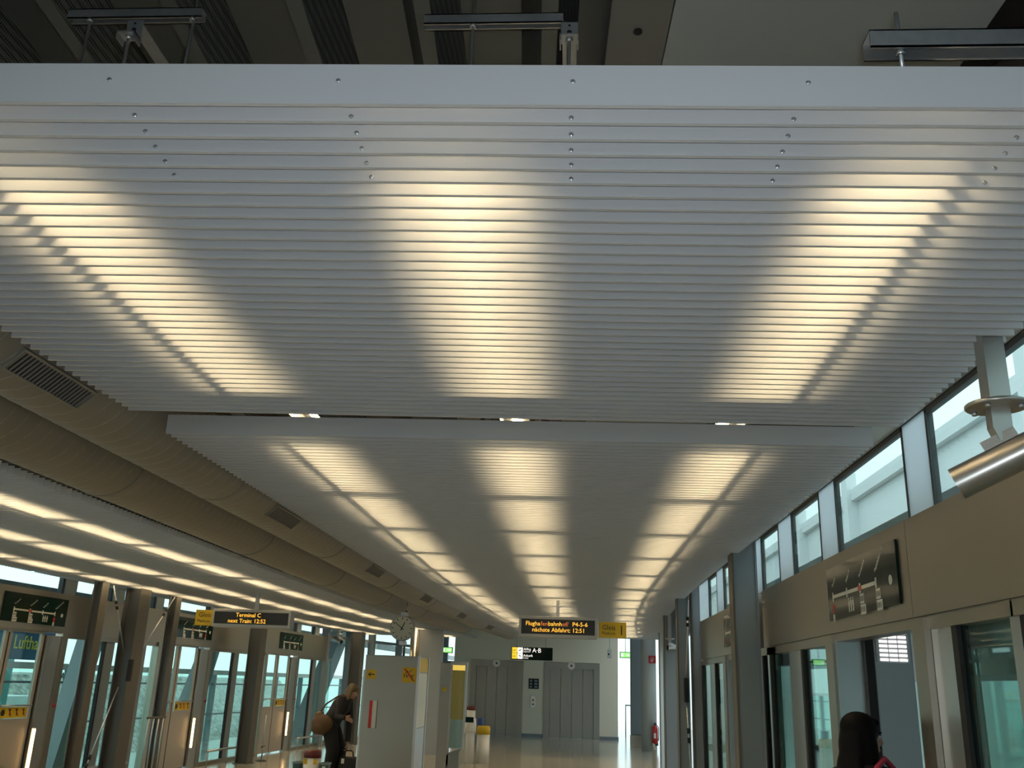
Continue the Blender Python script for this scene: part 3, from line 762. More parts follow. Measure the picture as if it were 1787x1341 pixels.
for q in (7.5, 9.2): obj('post', MB().box(q, q + .1, -4.74, -4.66, -1.2, 1.84, LW), 'bluegrey', bb)
m = MB(); m.prism([LW(16, -9, -1.2), LW(16, -12, 1.45), LW(16, -14, 1.5), LW(16, -14, -1.2)], LD * 26); struct('bank_outside', m, 'stone', 'rubble stone bank beyond the left track')
m = MB(); m.box(-6, 16, -12, -9, -1.2, .9, LW); struct('terrace_outside', m, 'concrete', 'pale terrace wall outside on the left')
m = MB(); m.box(9.5, 13.0, -9, -8, -1.2, 2.9, LW)
for k in range(4): m.box(9.5 + k * .9, 9.62 + k * .9, -8.0, -7.9, -1.2, 2.9, LW, 1)
bt = tag(obj('glass_stair_tower', m, ['teal', 'palepanel']), 'teal glazed tower outside beyond the near left glazing', 'building')
m = MB(); m.box(-8, 40, -1.0, -.7, 2.72, 2.90, LW); tag(obj('gutter_beam', m, 'bluegrey'), 'dark gutter beam outside below the left high windows', 'beam')

# ------------------------------------------------------------------ hanging displays
def display(label, plate_label, x0, x1, y, z0, z1, lines, plate, pole_x):
    t = thing('departure_display', label, 'display', ((x0 + x1) / 2, y, z0), 'hanging departure displays')
    obj('casing', MB().box(x0, x1, y, y + .22, z0, z1, None, 0, .012), 'ledframe', t)
    obj('screen', MB().box(x0 + .035, x1 - .035, y - .004, y, z0 + .05, z1 - .045), 'black', t)
    obj('pole', MB().box(pole_x - .025, pole_x + .025, y + .09, y + .14, z1, CEIL), 'steelv', t)
    cx = (x0 + x1) / 2
    for (runs, sz, zz, xx) in lines:
        u0 = xx
        for (s_, mt) in runs:
            o = text('lettering', s_, sz, lambda u, v, w: (u0 + u, y - .0045 - w, zz + v), mt, t, .002, 'LEFT', 1.0)
            u0 = wloc(o).x + o.dimensions.x / 2 + .01
            bpy.context.view_layer.update(); u0 = max(v.co.x for v in o.data.vertices) + wloc(o).x + .008
    a, c, b0, b1, gtxt = plate
    p = thing('platform_number_plate', plate_label, 'sign', ((a + c) / 2, y + .05, b0), 'yellow Gleis plates')
    obj('plate', MB().box(a, c, y + .06, y + .09, b0, b1, None, 0, .004), 'yellow', p)
    obj('bracket', MB().box(min(abs(0), 0) + (c if a < x0 else a - .03), (c + .03 if a < x0 else a), y + .065, y + .085, b0 + .05, b1 - .05), 'steelv', p)
    for (s_, sz, dx, dz) in gtxt: text('lettering', s_, sz, lambda u, v, w: (a + dx + u, y + .0595 - w, b0 + dz + v), 'printk', p, .002, 'LEFT', .95)
display('hanging departure display reading Flughafenbahnhof before the lifts', 'yellow plate reading Gleis Platform 1 right of the Flughafenbahnhof display',
        -.80, .385, 14.4, 2.385, 2.70,
        [([('Flugha', 'amber'), ('fen', 'amberdim'), ('bahnh', 'amber'), ('of/', 'amberdim'), ('  P4-5-6', 'amber')], .088, 2.560, -.70), ([('nächste Abfahrt: 12:51', 'amber')], .088, 2.470, -.60)],
        (.415, .825, 2.415, 2.645, [('Gleis', .105, .045, .115), ('Platform', .062, .045, .045), ('1', .205, .29, .045)]), -.215)
display('hanging departure display reading Terminal C above the left columns', 'yellow plate reading Gleis Platform left of the Terminal C display',
        -5.66, -4.40, 14.6, 2.40, 2.68,
        [([('Terminal C', 'amber')], .088, 2.560, -5.28), ([('next Train: 12:52', 'amber')], .088, 2.470, -5.40)],
        (-5.955, -5.67, 2.415, 2.655, [('Gleis', .105, .05, .13), ('Platform', .062, .04, .05)]), -5.0)

# ------------------------------------------------------------------ far wall and lifts
FY = 33.5
m = MB(); m.box(-4.1, -3.50, FY, FY + .2, 0, 4.42); m.box(-1.66, -.93, FY, FY + .2, 0, 4.42); m.box(.99, 1.62, FY, FY + .2, 0, 4.42)
m.box(-3.50, -1.66, FY, FY + .2, 2.48, 4.42); m.box(-.93, .99, FY, FY + .2, 2.48, 4.42); m.box(1.52, 1.62, FY + .2, FY + 9, 0, 4.42)
m.box(-4.1, 1.62, FY + .45, FY + .6, 0, 4.42)
struct('wall_back', m, 'wall', 'cream wall with the two lifts at the end of the hall')
m = MB()
for a, c in ((-4.1, -3.5), (-1.66, -.93), (.99, 1.63)): m.box(a, c, FY - .02, FY, 0, .11)
m.box(1.62, 1.64, FY, FY + 9, 0, .11); struct('baseboard_back', m, 'bluegrey', 'grey skirting along the lift wall')
def lift(x0, x1, n):
    global dn
    m = MB(); m.box(x0, x0 + .20, FY - .03, FY + .14, 0, 2.47); m.box(x1 - .20, x1, FY - .03, FY + .14, 0, 2.47); m.box(x0 + .2, x1 - .2, FY - .03, FY + .14, 2.27, 2.47)
    d = struct('door_%d' % dn, m, 'liftsteel', ['left lift door of brushed steel', 'right lift door of brushed steel'][n]); dn += 1
    w = (x1 - x0 - .4) / 4
    for k in range(4): obj('door_leaf', MB().box(x0 + .2 + k * w + .006, x0 + .2 + (k + 1) * w - .006, FY + .06 + .02 * (k in (0, 3)), FY + .10 + .02 * (k in (0, 3)), .01, 2.27), 'liftsteel', d)
    cx = (x0 + x1) / 2
    ind = obj('arrival_indicator', MB().tube((cx - .02, FY - .035, 2.375), (cx - .02, FY - .03, 2.375), .13, None, 24), 'steelb', d)
    obj('sensor', MB().tube((cx - .02, FY - .05, 2.375), (cx - .02, FY - .035, 2.375), .035, None, 14), 'dark', ind)
    obj('sill', MB().box(x0 + .2, x1 - .2, FY - .02, FY + .12, 0, .01), 'galv', d)
lift(-3.50, -1.66, 0); lift(-.93, .99, 1)
t = thing('lift_notice', 'small dark green notice panel between the two lifts', 'sign', (-1.28, FY - .01, 1.57))
obj('panel', MB().box(-1.455, -1.11, FY - .02, FY - .002, 1.57, 1.905), 'board', t)
for r_ in range(3):
    for c_ in range(2): obj('symbol', MB().box(-1.42 + c_ * .15, -1.34 + c_ * .15 + .04 * c_, FY - .023, FY - .02, 1.60 + r_ * .10, 1.665 + r_ * .10), 'bluegrey', t)
t = thing('lift_call_panel', 'steel lift call panel with two buttons below the green notice', 'button panel', (-1.295, FY - .01, 1.0))
obj('plate', MB().box(-1.375, -1.215, FY - .018, FY - .002, .95, 1.35, None, 0, .004), 'steelb', t)
for z in (1.06, 1.20): obj('button', MB().tube((-1.295, FY - .03, z), (-1.295, FY - .018, z), .03, None, 14), 'dark', t)
t = thing('lift_direction_sign', 'hanging lit sign with A B letters and yellow lift boxes before the lifts', 'sign', (-1.15, 28, 2.39))
obj('casing', MB().box(-1.76, -.545, 28, 28.12, 2.385, 2.745), 'board', t)
for k, mt in ((0, 'yellowlit'), (1, 'yellowlit')):
    z = 2.575 - k * .165; bx_ = obj('lift_box', MB().box(-1.735, -1.585, 27.993, 28, z, z + .155), mt, t)
    text('lettering', 'Lift', .085, lambda u, v, w, z=z: (-1.725 + u, 27.9925 - w, z + .045 + v), 'printk', bx_, .002, 'LEFT', .9)
    pb = obj('plane_box', MB().box(-1.575, -1.42, 27.993, 28, z, z + .155), 'whitelit', t)
    pm = MB(); a = .45 if k == 0 else -.45
    def PT(u, v, w, z=z, a=a): return (-1.497 + u * math.cos(a) - v * math.sin(a), 27.9925 - w, z + .08 + u * math.sin(a) + v * math.cos(a))
    pm.box(-.05, .05, -.008, .008, 0, .002, PT); pm.prism([PT(-.01, 0, 0), PT(.015, 0, 0), PT(-.03, -.045, 0)], (0, -.002, 0)); pm.prism([PT(-.01, 0, 0), PT(.015, 0, 0), PT(-.03, .045, 0)], (0, -.002, 0)); pm.prism([PT(-.05, 0, 0), PT(-.035, 0, 0), PT(-.055, .03, 0)], (0, -.002, 0))
    obj('plane_symbol', pm, 'printk', pb)
for s_, sz, x, z in (('Abflug', .10, -1.40, 2.655), ('Departure', .055, -1.40, 2.60), ('A·B', .175, -1.14, 2.60), ('Ankunft', .10, -1.40, 2.475), ('Arrivals', .055, -1.40, 2.42)):
    text('lettering', s_, sz, lambda u, v, w: (x + u, 27.998 - w, z + v), 'whitelit', t, .003, 'LEFT', .85 if sz < .15 else 1.)
for x in (-1.6, -.75): obj('suspension_wire', MB().tube((x, 28.06, 2.745), (x, 28.06, 4.42), .008, None, 8), 'galv', t)
t = thing('wall_speaker', 'small grey speaker box hung before the lift wall corner', 'speaker', (1.22, 31, 2.6))
obj('box', MB().box(1.17, 1.30, 31, 31.12, 2.60, 2.88, None, 0, .01), 'white', t); obj('grille', MB().tube((1.2, 30.995, 2.72), (1.2, 31.0, 2.72), .028, None, 14), 'dark', t)
obj('hanger', MB().tube((1.235, 31.06, 2.88), (1.235, 31.06, 4.42), .008, None, 8), 'galv', t)
# exit signs
def exit_sign(label, x0, x1, y, z0, z1, side=0):
    t = thing('exit_sign', label, 'sign', ((x0 + x1) / 2, y, z0), 'green exit signs')
    obj('casing', MB().box(x0, x1, y, y + .1, z0, z1), 'green', t); f = obj('lit_face', MB().box(x0 + .02, x1 - .02, y - .004, y, z0 + .02, z1 - .02), 'greenlit', t)
    w = x1 - x0; h = z1 - z0
    m = MB(); m.box(x0 + w * .12, x0 + w * .32, y - .006, y - .004, z0 + h * .25, z0 + h * .75)
    m.box(x0 + w * .52, x0 + w * .72, y - .006, y - .004, z0 + h * .44, z0 + h * .56); m.prism([(x0 + w * .72, y - .006, z0 + h * .3), (x0 + w * .72, y - .006, z0 + h * .7), (x0 + w * .88, y - .006, z0 + h * .5)], (0, .002, 0))
    obj('arrow', m, 'whitelit', f); obj('hanger', MB().tube(((x0 + x1) / 2, y + .05, z1), ((x0 + x1) / 2, y + .05, 4.42), .01, None, 8), 'galv', t)
exit_sign('narrow green exit sign nearest the ticket kiosk at the far left', -4.53, -4.34, 30, 2.60, 2.85)
exit_sign('wide green exit sign left of the lift wall', -4.12, -3.74, 30, 2.56, 2.745)
exit_sign('green exit sign in the bright passage right of the lifts', 1.56, 1.92, 31, 2.62, 2.81)
# far glazing at the left end and right passage
m = MB(); pts = [(-6.62, 25.4), (-6.3, 26.8), (-5.95, 28.2), (-5.45, 30.0), (-4.9, 31.8), (-4.42, FY)]
for (x, y) in pts: m.box(x - .09, x + .09, y - .12, y + .12, 0, 4.42)
for (a, c) in zip(pts, pts[1:]):
    for z0, z1 in ((2.72, 2.8), (0, .12), (3.3, 4.42)): m.prism([(a[0] - .03, a[1], z0), (c[0] - .03, c[1], z0), (c[0] + .03, c[1], z0), (a[0] + .03, a[1], z0)], (0, 0, z1 - z0))
m.box(-4.5, -4.1, FY, FY + .2, 2.2, 2.4)
w = struct('window_%d' % wn, m, 'bluegrey', 'tall glazing at the far left end'); wn += 1
m = MB()
for (a, c) in zip(pts, pts[1:]): m.prism([(a[0] - .004, a[1], .12), (c[0] - .004, c[1], .12), (c[0] + .004, c[1], .12), (a[0] + .004, a[1], .12)], (0, 0, 3.2))
obj('panes', m, 'clearglass', w)
tag(obj('steel_flue', MB().tube((-3.95, 24.0, 0), (-3.95, 24.0, 2.94), .13, None, 24).box(-3.83, -3.25, 23.9, 24.2, 0, 2.94), 'steelv'), 'grey steel clad pillar behind the ticket kiosk', 'pillar')
t = thing('passage_railing', 'thin railing in the bright passage right of the lifts', 'railing', (2.15, 36, 0))
obj('top_rail', MB().tube((2.0, 36, 1.1), (2.6, 36, 1.1), .025, None, 8), 'bluegrey', t)
for x in (2.02, 2.3, 2.58): obj('upright', MB().tube((x, 36, 0), (x, 36, 1.1), .02, None, 8), 'bluegrey', t)
# pillars at the far right
t = thing('square_pillar', 'tall square grey pillar with steel skirt beside the bright passage', 'pillar', (2.0, 29.9, 0))
obj('shaft', MB().box(1.83, 2.17, 29.8, 30.1, .36, 4.42, None, 0, .03), 'bluegrey', t); obj('skirt', MB().box(1.82, 2.18, 29.79, 30.11, 0, .36), 'steel', t)
t = thing('round_pillar', 'round pale concrete pillar carrying the fire extinguisher', 'pillar', (2.28, 28.6, 0))
obj('shaft', MB().lathe([(.225, 0), (.225, 4.42)], (2.285, 28.7, 0), 40), 'pillar', t)
t = thing('fire_extinguisher', 'red fire extinguisher hung low on the round pillar', 'fire extinguisher', (2.43, 28.42, .15))
obj('cylinder', MB().lathe([(.075, 0), (.085, .02), (.085, .44), (.07, .50), (.03, .53)], (2.43, 28.40, .17), 24), 'red', t)
obj('base_ring', MB().lathe([(.087, 0), (.087, .06)], (2.43, 28.40, .165), 24), 'dark', t)
obj('valve', MB().tube((2.43, 28.40, .69), (2.43, 28.40, .76), .018, None, 10).box(2.40, 2.46, 28.33, 28.44, .75, .775), 'dark', t)
obj('hose', MB().path([(2.45, 28.36, .74), (2.53, 28.34, .66), (2.53, 28.34, .4), (2.52, 28.35, .3)], .012, 8), 'dark', t)
obj('label', MB().box(2.39, 2.45, 28.312, 28.318, .36, .50), 'print', t)
t = thing('fire_equipment_sign', 'red square fire extinguisher sign high on the round pillar', 'sign', (2.38, 28.46, 2.42))
obj('plate', MB().box(2.275, 2.49, 28.452, 28.46, 2.42, 2.635), 'red', t)
m = MB(); m.path([(2.34, 28.449, 2.46), (2.335, 28.449, 2.55), (2.37, 28.449, 2.60), (2.42, 28.449, 2.58), (2.42, 28.449, 2.52), (2.39, 28.449, 2.47)], .010, 6); m.box(2.365, 2.39, 28.446, 28.452, 2.45, 2.56); obj('symbol', m, 'print', t)
t = thing('steel_barrier', 'low steel barrier at the bottom of the far right columns', 'barrier', (1.8, 20, 0))
for k in range(3): obj('panel', MB().box(1.70 + k * .03, 1.73 + k * .03, 20 + k * .45, 20.4 + k * .45, 0, .55 + .02 * k, None, 0, .006), 'steel', t)
tag(obj('floor_mat', MB().box(1.0, 1.72, 17.9, 18.6, 0, .012), 'tanflange'), 'ribbed grey floor mat before the low steel barrier', 'mat')
# ------------------------------------------------------------------ kiosk, map case, bins, clock
t = thing('ticket_kiosk', 'large grey steel ticket kiosk with yellow stickers below the clock', 'kiosk', (-2.99, 16.6, 0))
obj('cabinet', MB().box(-3.46, -2.56, 16.0, 17.1, .03, 2.09, None, 0, .012), 'kiosksteel', t)
obj('plinth', MB().box(-3.42, -2.6, 16.04, 17.06, 0, .03), 'dark', t)
obj('corner_post', MB().box(-2.575, -2.535, 15.985, 16.04, .03, 2.10), 'steelb', t); obj('corner_post', MB().box(-2.575, -2.535, 17.06, 17.115, .03, 2.10), 'steelb', t)
obj('side_header', MB().box(-2.56, -2.552, 16.1, 17.03, 1.84, 2.07), 'yellow', t)
obj('side_screen', MB().box(-2.56, -2.552, 16.1, 17.03, .95, 1.82), 'clockface', t); obj('side_door', MB().box(-2.56, -2.554, 16.1, 17.03, .06, .93), 'steelb', t)
s1 = obj('arrow_sticker', MB().box(-3.42, -3.262, 15.995, 16.0, 1.70, 1.85), 'yellow', t)
obj('arrow', MB().box(-3.395, -3.285, 15.992, 15.995, 1.768, 1.782).prism([(-3.398, 15.992, 1.775), (-3.355, 15.992, 1.812), (-3.35, 15.992, 1.80), (-3.378, 15.992, 1.775), (-3.35, 15.992, 1.75), (-3.355, 15.992, 1.738)], (0, .003, 0)), 'printk', s1)
s2 = obj('no_trolley_sticker', MB().box(-2.822, -2.575, 15.995, 16.0, 1.665, 1.905), 'yellow', t)
m = MB(); m.box(-2.79, -2.62, 15.992, 15.995, 1.775, 1.785); m.box(-2.79, -2.78, 15.992, 15.995, 1.74, 1.80)
m.path([(-2.77, 15.992, 1.80), (-2.74, 15.992, 1.85), (-2.69, 15.992, 1.83), (-2.66, 15.992, 1.87)], .005, 6); m.tube((-2.74, 15.992, 1.755), (-2.74, 15.995, 1.755), .012, None, 10); m.tube((-2.65, 15.992, 1.755), (-2.65, 15.995, 1.755), .012, None, 10)
obj('trolley_symbol', m, 'printk', s2)
obj('red_bar', MB().prism([(-2.795, 15.990, 1.885), (-2.765, 15.990, 1.885), (-2.605, 15.990, 1.69), (-2.635, 15.990, 1.69)], (0, .003, 0)), 'red', s2)
obj('red_stripe', MB().box(-3.335, -3.283, 15.994, 16.0, .93, 1.36), 'red', t); obj('white_stripe', MB().box(-3.283, -3.21, 15.994, 16.0, .93, 1.36), 'print', t); obj('black_stripe', MB().box(-3.21, -3.20, 15.994, 16.0, .93, 1.36), 'printk', t)
obj('side_panel', MB().box(-3.55, -3.47, 16.3, 17.0, 0, 1.85), 'steelv', t)
t = thing('station_clock', 'round white station clock on a pole above the ticket kiosk', 'clock', (-2.91, 16.4, 2.09))
CX, CZ, CY = -2.934, 2.556, 16.3
obj('casing', MB().tube((CX, CY, CZ), (CX, CY + .10, CZ), .212, None, 48), 'ledframe', t)
obj('dial', MB().tube((CX, CY - .004, CZ), (CX, CY, CZ), .194, None, 48), 'clockface', t)
def hand(a, l, w, back=.04): 
    d = Vector((math.sin(a), 0, math.cos(a))); s_ = Vector((d.z, 0, -d.x)); c = Vector((CX, CY - .007, CZ))
    return MB().prism([c - d * back - s_ * w, c + d * l - s_ * w * .6, c + d * l + s_ * w * .6, c - d * back + s_ * w], (0, -.002, 0))
obj('hour_hand', hand(math.radians(25), .115, .010), 'printk', t); obj('minute_hand', hand(math.radians(-52), .163, .007), 'printk', t)
for k in range(12):
    a = k * PI / 6; d = Vector((math.sin(a), 0, math.cos(a))); s_ = Vector((d.z, 0, -d.x)); c = Vector((CX, CY - .0055, CZ))
    obj('hour_mark', MB().prism([c + d * .147 - s_ * .006, c + d * .183 - s_ * .006, c + d * .183 + s_ * .006, c + d * .147 + s_ * .006], (0, -.001, 0)), 'printk', t)
obj('pole', MB().tube((CX + .04, CY + .12, 2.091), (CX + .04, CY + .12, CZ + .30), .022, None, 14).tube((CX + .04, CY + .12, CZ + .3), (CX + .04, CY + .12, 3.0), .012, None, 10), 'steelv', t)
for z in (CZ + .21, CZ - .275): obj('clamp', MB().box(CX - .045, CX + .075, CY + .06, CY + .17, z, z + .06), 'steelb', t)
t = thing('map_display_case', 'slim steel map case with a lit yellow poster behind the kiosk', 'display case', (-2.42, 19.7, 0))
obj('steel_side', MB().box(-2.66, -2.45, 19.5, 19.95, 0, 2.07, None, 0, .008), 'steelv', t)
obj('frame', MB().box(-2.45, -2.41, 19.5, 19.6, .12, 2.09).box(-2.15, -2.11, 19.5, 19.6, .45, 2.09).box(-2.41, -2.15, 19.5, 19.6, 2.04, 2.09), 'steelb', t)
obj('poster', MB().box(-2.41, -2.15, 19.56, 19.58, .98, 1.93), 'poster', t); obj('light_header', MB().box(-2.41, -2.15, 19.555, 19.585, 1.93, 2.03), 'posterlit', t)
obj('lower_panel', MB().box(-2.41, -2.15, 19.56, 19.58, .45, .97), 'steelb', t)
obj('glass_pane', MB().box(-2.41, -2.15, 19.505, 19.51, .45, 2.04), 'clearglass', t)
obj('base_panel', MB().prism([(-2.45, 19.5, 0), (-2.2, 19.5, 0), (-2.2, 19.5, .38), (-2.15, 19.5, .45), (-2.41, 19.5, .36), (-2.45, 19.5, .30)], (0, .1, 0)), 'bluegrey', t)
obj('round_sticker', MB().tube((-2.555, 19.492, 1.55), (-2.555, 19.5, 1.55), .045, None, 16), 'yellow', t)
def bin_(label, x, y, r, h, top, body='white', lid='yellow'):
    t = thing('litter_bin', label, 'bin', (x, y, 0), 'round litter bins')
    obj('drum', MB().lathe([(r, 0), (r, h - top)], (x, y, 0), 28), body, t)
    obj('lid', MB().lathe([(r * 1.04, h - top), (r * 1.04, h - top * .25), (r * .9, h)], (x, y, 0), 28), lid, t); return t
bin_('white litter bin with orange yellow top before the left lift', -1.955, 22.1, .145, .78, .18)
t = bin_('tall slim white bin with dark red top beside the orange bin', -2.235, 21.9, .10, 1.20, .09, 'white', 'darkred')
obj('bag_liner', MB().lathe([(.125, .62), (.13, .8), (.112, .93), (.10, .95)], (-2.235, 21.9, 0), 20), 'white', t)
obj('notice_plate', MB().box(-2.35, -2.16, 21.77, 21.785, .85, .965), 'board', t)
tag(obj('blue_bucket', MB().lathe([(.07, .0), (.085, .9), (.085, .93)], (-2.08, 22.6, 0), 18), 'greencur'), 'small blue container half hidden behind the orange bin', 'container')
t = bin_('white bin with dark red lid and orange stickers at bottom edge', -3.555, 13.5, .118, .74, .10, 'white', 'darkred')
for x in (-3.62, -3.48): obj('recycling_sticker', MB().box(x - .028, x + .028, 13.386, 13.392, .56, .63), 'yellow', t)
for k, x in enumerate((-3.745, -3.365)):
    t = thing('green_bin_box', ['dark green box left of the red lidded bin', 'dark green box with white pictogram right of the red lidded bin'][k], 'bin', (x, 13.5, 0))
    obj('box', MB().box(x - .055, x + .055, 13.42, 13.6, 0, .585 + .0 * k, None, 0, .012), 'green', t)
    if k: obj('pictogram', MB().box(x - .02, x + .025, 13.414, 13.42, .40, .54), 'print', t)
    obj('lip', MB().box(x - .06, x + .06, 13.415, 13.605, .56, .58), 'bluegrey', t)

# ------------------------------------------------------------------ people
def hand_mb(m, wrist, d, n, side, r=.0095, curl=.5):
    """palm, four fingers and a thumb: d fingers' direction, n palm normal, side towards the thumb"""
    w, d, n, s_ = Vector(wrist), Vector(d).normalized(), Vector(n).normalized(), Vector(side).normalized()
    rot = Matrix((s_, n, d)).transposed(); m.ell(w + d * .05, (.040, .016, .052), rot)
    for k, L in enumerate((.066, .076, .072, .056)):
        b = w + d * .088 + s_ * (.029 - .0195 * k); p1 = b + (d * math.cos(curl * .6) + n * math.sin(curl * .6)) * L * .48
        p2 = p1 + (d * math.cos(curl * 1.5) + n * math.sin(curl * 1.5)) * L * .34; p3 = p2 + (d * math.cos(curl * 2.3) + n * math.sin(curl * 2.3)) * L * .26
        chain(m, [b - d * .015, p1, p2, p3], [r, r * .95, r * .85, r * .7])
    b = w + d * .03 + s_ * .034; p1 = b + (d * .65 + s_ * .7 + n * .25).normalized() * .04; p2 = p1 + (d * .85 + s_ * .25 + n * .45).normalized() * .03
    chain(m, [b - s_ * .012, b, p1, p2], [.013, .0125, .011, .009])
def head_mb(m, c, f, up, s=1.):
    """head centred at c facing f: skull, jaw, nose, chin, ears"""
    c, f, up = Vector(c), Vector(f).normalized(), Vector(up).normalized(); r = f.cross(up).normalized()
    R3 = Matrix((r, f, up)).transposed()
    P = lambda a, b, d: c + (r * a + f * b + up * d) * s
    m.ell(P(0, -.012, .035), (.074 * s, .092 * s, .085 * s), R3); m.ell(P(0, .022, -.035), (.058 * s, .066 * s, .075 * s), R3)
    m.ell(P(0, .062, -.088), (.026 * s, .022 * s, .022 * s), R3)
    m.tube(P(0, .088, .02), P(0, .112, -.022), .009 * s, .015 * s, 10); m.ell(P(0, .104, -.026), (.017 * s, .014 * s, .012 * s), R3)
    m.ell(P(0, .082, -.058), (.024 * s, .012 * s, .010 * s), R3)
    for q in (-1, 1): m.ell(P(q * .078, -.01, -.005), (.010 * s, .020 * s, .032 * s), R3)
    return P, R3, r
def face(P, R3, parent, s=1.):
    for q in (-1, 1):
        e = MB(); e.ell(P(q * .031, .081, .012), (.013 * s, .008 * s, .0085 * s), R3, 0, 12, 8); obj('eye', e, 'white', parent)
        e = MB(); e.ell(P(q * .031, .088, .012), (.006 * s, .004 * s, .006 * s), R3, 0, 10, 6); obj('pupil', e, 'dark', parent)
        e = MB(); e.ell(P(q * .031, .086, .034), (.019 * s, .005 * s, .004 * s), R3, 0, 10, 6); obj('eyebrow', e, 'hairblack', parent)
    e = MB(); e.ell(P(0, .0925, -.060), (.021 * s, .005 * s, .006 * s), R3, 0, 12, 6); obj('mouth', e, 'darkred', parent)

# --- woman on the left, bending over a suitcase, facing right
t = thing('person', 'person with fair hair and dark jacket bending over a black suitcase', 'person', (-4.12, 17.0, 0))
V = Vector
pel = V((-4.20, 17.0, .93)); chest = V((-4.05, 16.99, 1.22)); nk = V((-3.93, 16.98, 1.375)); hd = V((-3.855, 16.97, 1.475))
hipN, hipF = V((-4.20, 16.90, .90)), V((-4.20, 17.10, .90)); knN, knF = V((-4.10, 16.88, .50)), V((-4.03, 17.11, .50)); anN, anF = V((-4.15, 16.87, .09)), V((-4.05, 17.13, .09))
shN, shF = V((-4.0, 16.80, 1.325)), V((-3.96, 17.17, 1.325)); elN, elF = V((-4.03, 16.74, 1.06)), V((-3.905, 17.14, 1.03)); wrN, wrF = V((-3.945, 16.72, 1.06)), V((-3.885, 17.02, .62))
wrN = V((-3.97, 16.70, 1.045)) + V((.07, 0, 0))
b = MB(); chain(b, [pel, V((-4.14, 17, 1.08)), chest, V((-4.0, 16.98, 1.31))], [.135, .12, .135, .11]); chain(b, [V((-3.99, 16.98, 1.32)), nk, hd - V((.02, 0, .05))], [.07, .052, .05])
P, R3, r_ = head_mb(b, hd, (.80, -.35, -.35), (.35, 0, .93))
for h, k, a in ((hipN, knN, anN), (hipF, knF, anF)):
    chain(b, [h, k, a], [.088, .058, .042]); b.ell(a + V((.06, -.01, -.05)), (.12, .045, .04))
for s0, e0, w0 in ((shN, elN, wrN), (shF, elF, wrF)): chain(b, [chest + (s0 - chest) * .6, s0, e0, w0], [.08, .058, .042, .027])
hand_mb(b, wrN, (.95, .1, -.25), (0, .6, -.5), (.2, -.2, .9), .009, .6); hand_mb(b, wrF, (.05, -.1, -1), (-1, 0, 0), (0, -1, .1), .009, .9)
body = remeshed('body', b, 'skin', t, .0075, 3)
face(P, R3, t)
j = MB(); chain(j, [pel + V((.02, 0, .06)), V((-4.13, 17, 1.09)), chest, V((-4.0, 16.98, 1.31))], [.158, .15, .165, .13]); chain(j, [V((-3.99, 16.98, 1.32)), V((-3.945, 16.98, 1.365))], [.085, .068])
for s0, e0, w0 in ((shN, elN, wrN), (shF, elF, wrF)): chain(j, [chest + (s0 - chest) * .6, s0, e0, e0 + (w0 - e0) * .88], [.10, .078, .060, .046])
j.ell(V((-4.1, 17, 1.12)), (.13, .19, .16)); j.ell(V((-4.02, 16.98, 1.27)), (.10, .19, .10))
remeshed('jacket', j, 'coat', t, .011, 5)
j = MB()
for h, k, a in ((hipN, knN, anN), (hipF, knF, anF)): chain(j, [pel + (h - pel) * .5, h, k, a + V((0, 0, .03))], [.14, .135, .115, .095])
j.ell(pel + V((-.05, 0, -.05)), (.17, .19, .17)); remeshed('trousers', j, 'trousers', t, .011, 4)
for a, nm_ in ((anN, 'shoe'), (anF, 'shoe')):
    j = MB(); j.ell(a + V((.06, -.01, -.042)), (.135, .05, .046)); j.ell(a + V((0, 0, -.02)), (.055, .048, .06)); remeshed(nm_, j, 'black', t, .008, 3)
j = MB(); j.ell(P(0, -.022, .048), (.090, .104, .090), R3); j.ell(P(0, -.075, -.03), (.085, .06, .12), R3); j.ell(P(.075, .0, -.055), (.026, .05, .13), R3); j.ell(P(-.075, .0, -.055), (.026, .05, .13), R3); j.ell(P(.06, -.04, -.13), (.04, .05, .09), R3); j.ell(P(0, .06, .085), (.06, .03, .03), R3)
remeshed('hair', j, 'hairfair', t, .008, 4)
t = thing('shoulder_bag', 'brown leather shoulder bag hanging on the bending person', 'bag', (-4.32, 16.80, .74))
j = MB(); j.ell(V((-4.30, 16.76, .93)), (.19, .085, .16)); j.ell(V((-4.34, 16.76, .86)), (.15, .095, .11)); j.ell(V((-4.36, 16.78, 1.04)), (.10, .06, .10)); remeshed('pouch', j, 'bagbrown', t, .012, 4)
obj('strap', MB().path([(-4.38, 16.78, 1.08), (-4.26, 16.77, 1.26), (-4.06, 16.80, 1.40), (-3.95, 16.9, 1.40)], .014, 8), 'bagbrown', t)
obj('flap_seam', MB().path([(-4.44, 16.685, .93), (-4.3, 16.67, .87), (-4.16, 16.69, .94)], .006, 6), 'bagbrown', t)
t = thing('suitcase', 'black suitcase on the floor under the bending person', 'suitcase', (-3.78, 17.0, 0))
obj('body', MB().box(-3.98, -3.59, 16.86, 17.14, .05, .40, None, 0, .04), 'case', t)
obj('handle', MB().path([(-3.95, 17.0, .39), (-3.94, 17.0, .475), (-3.90, 17.0, .50), (-3.80, 17.0, .50), (-3.77, 17.0, .475), (-3.76, 17.0, .39)], .013, 8), 'case', t)
for x in (-3.93, -3.64): obj('wheel', MB().tube((x, 16.88, .03), (x, 17.12, .03), .03, None, 14), 'rubber', t)
obj('luggage_tag', MB().box(-3.93, -3.88, 16.852, 16.858, .30, .38), 'white', t)

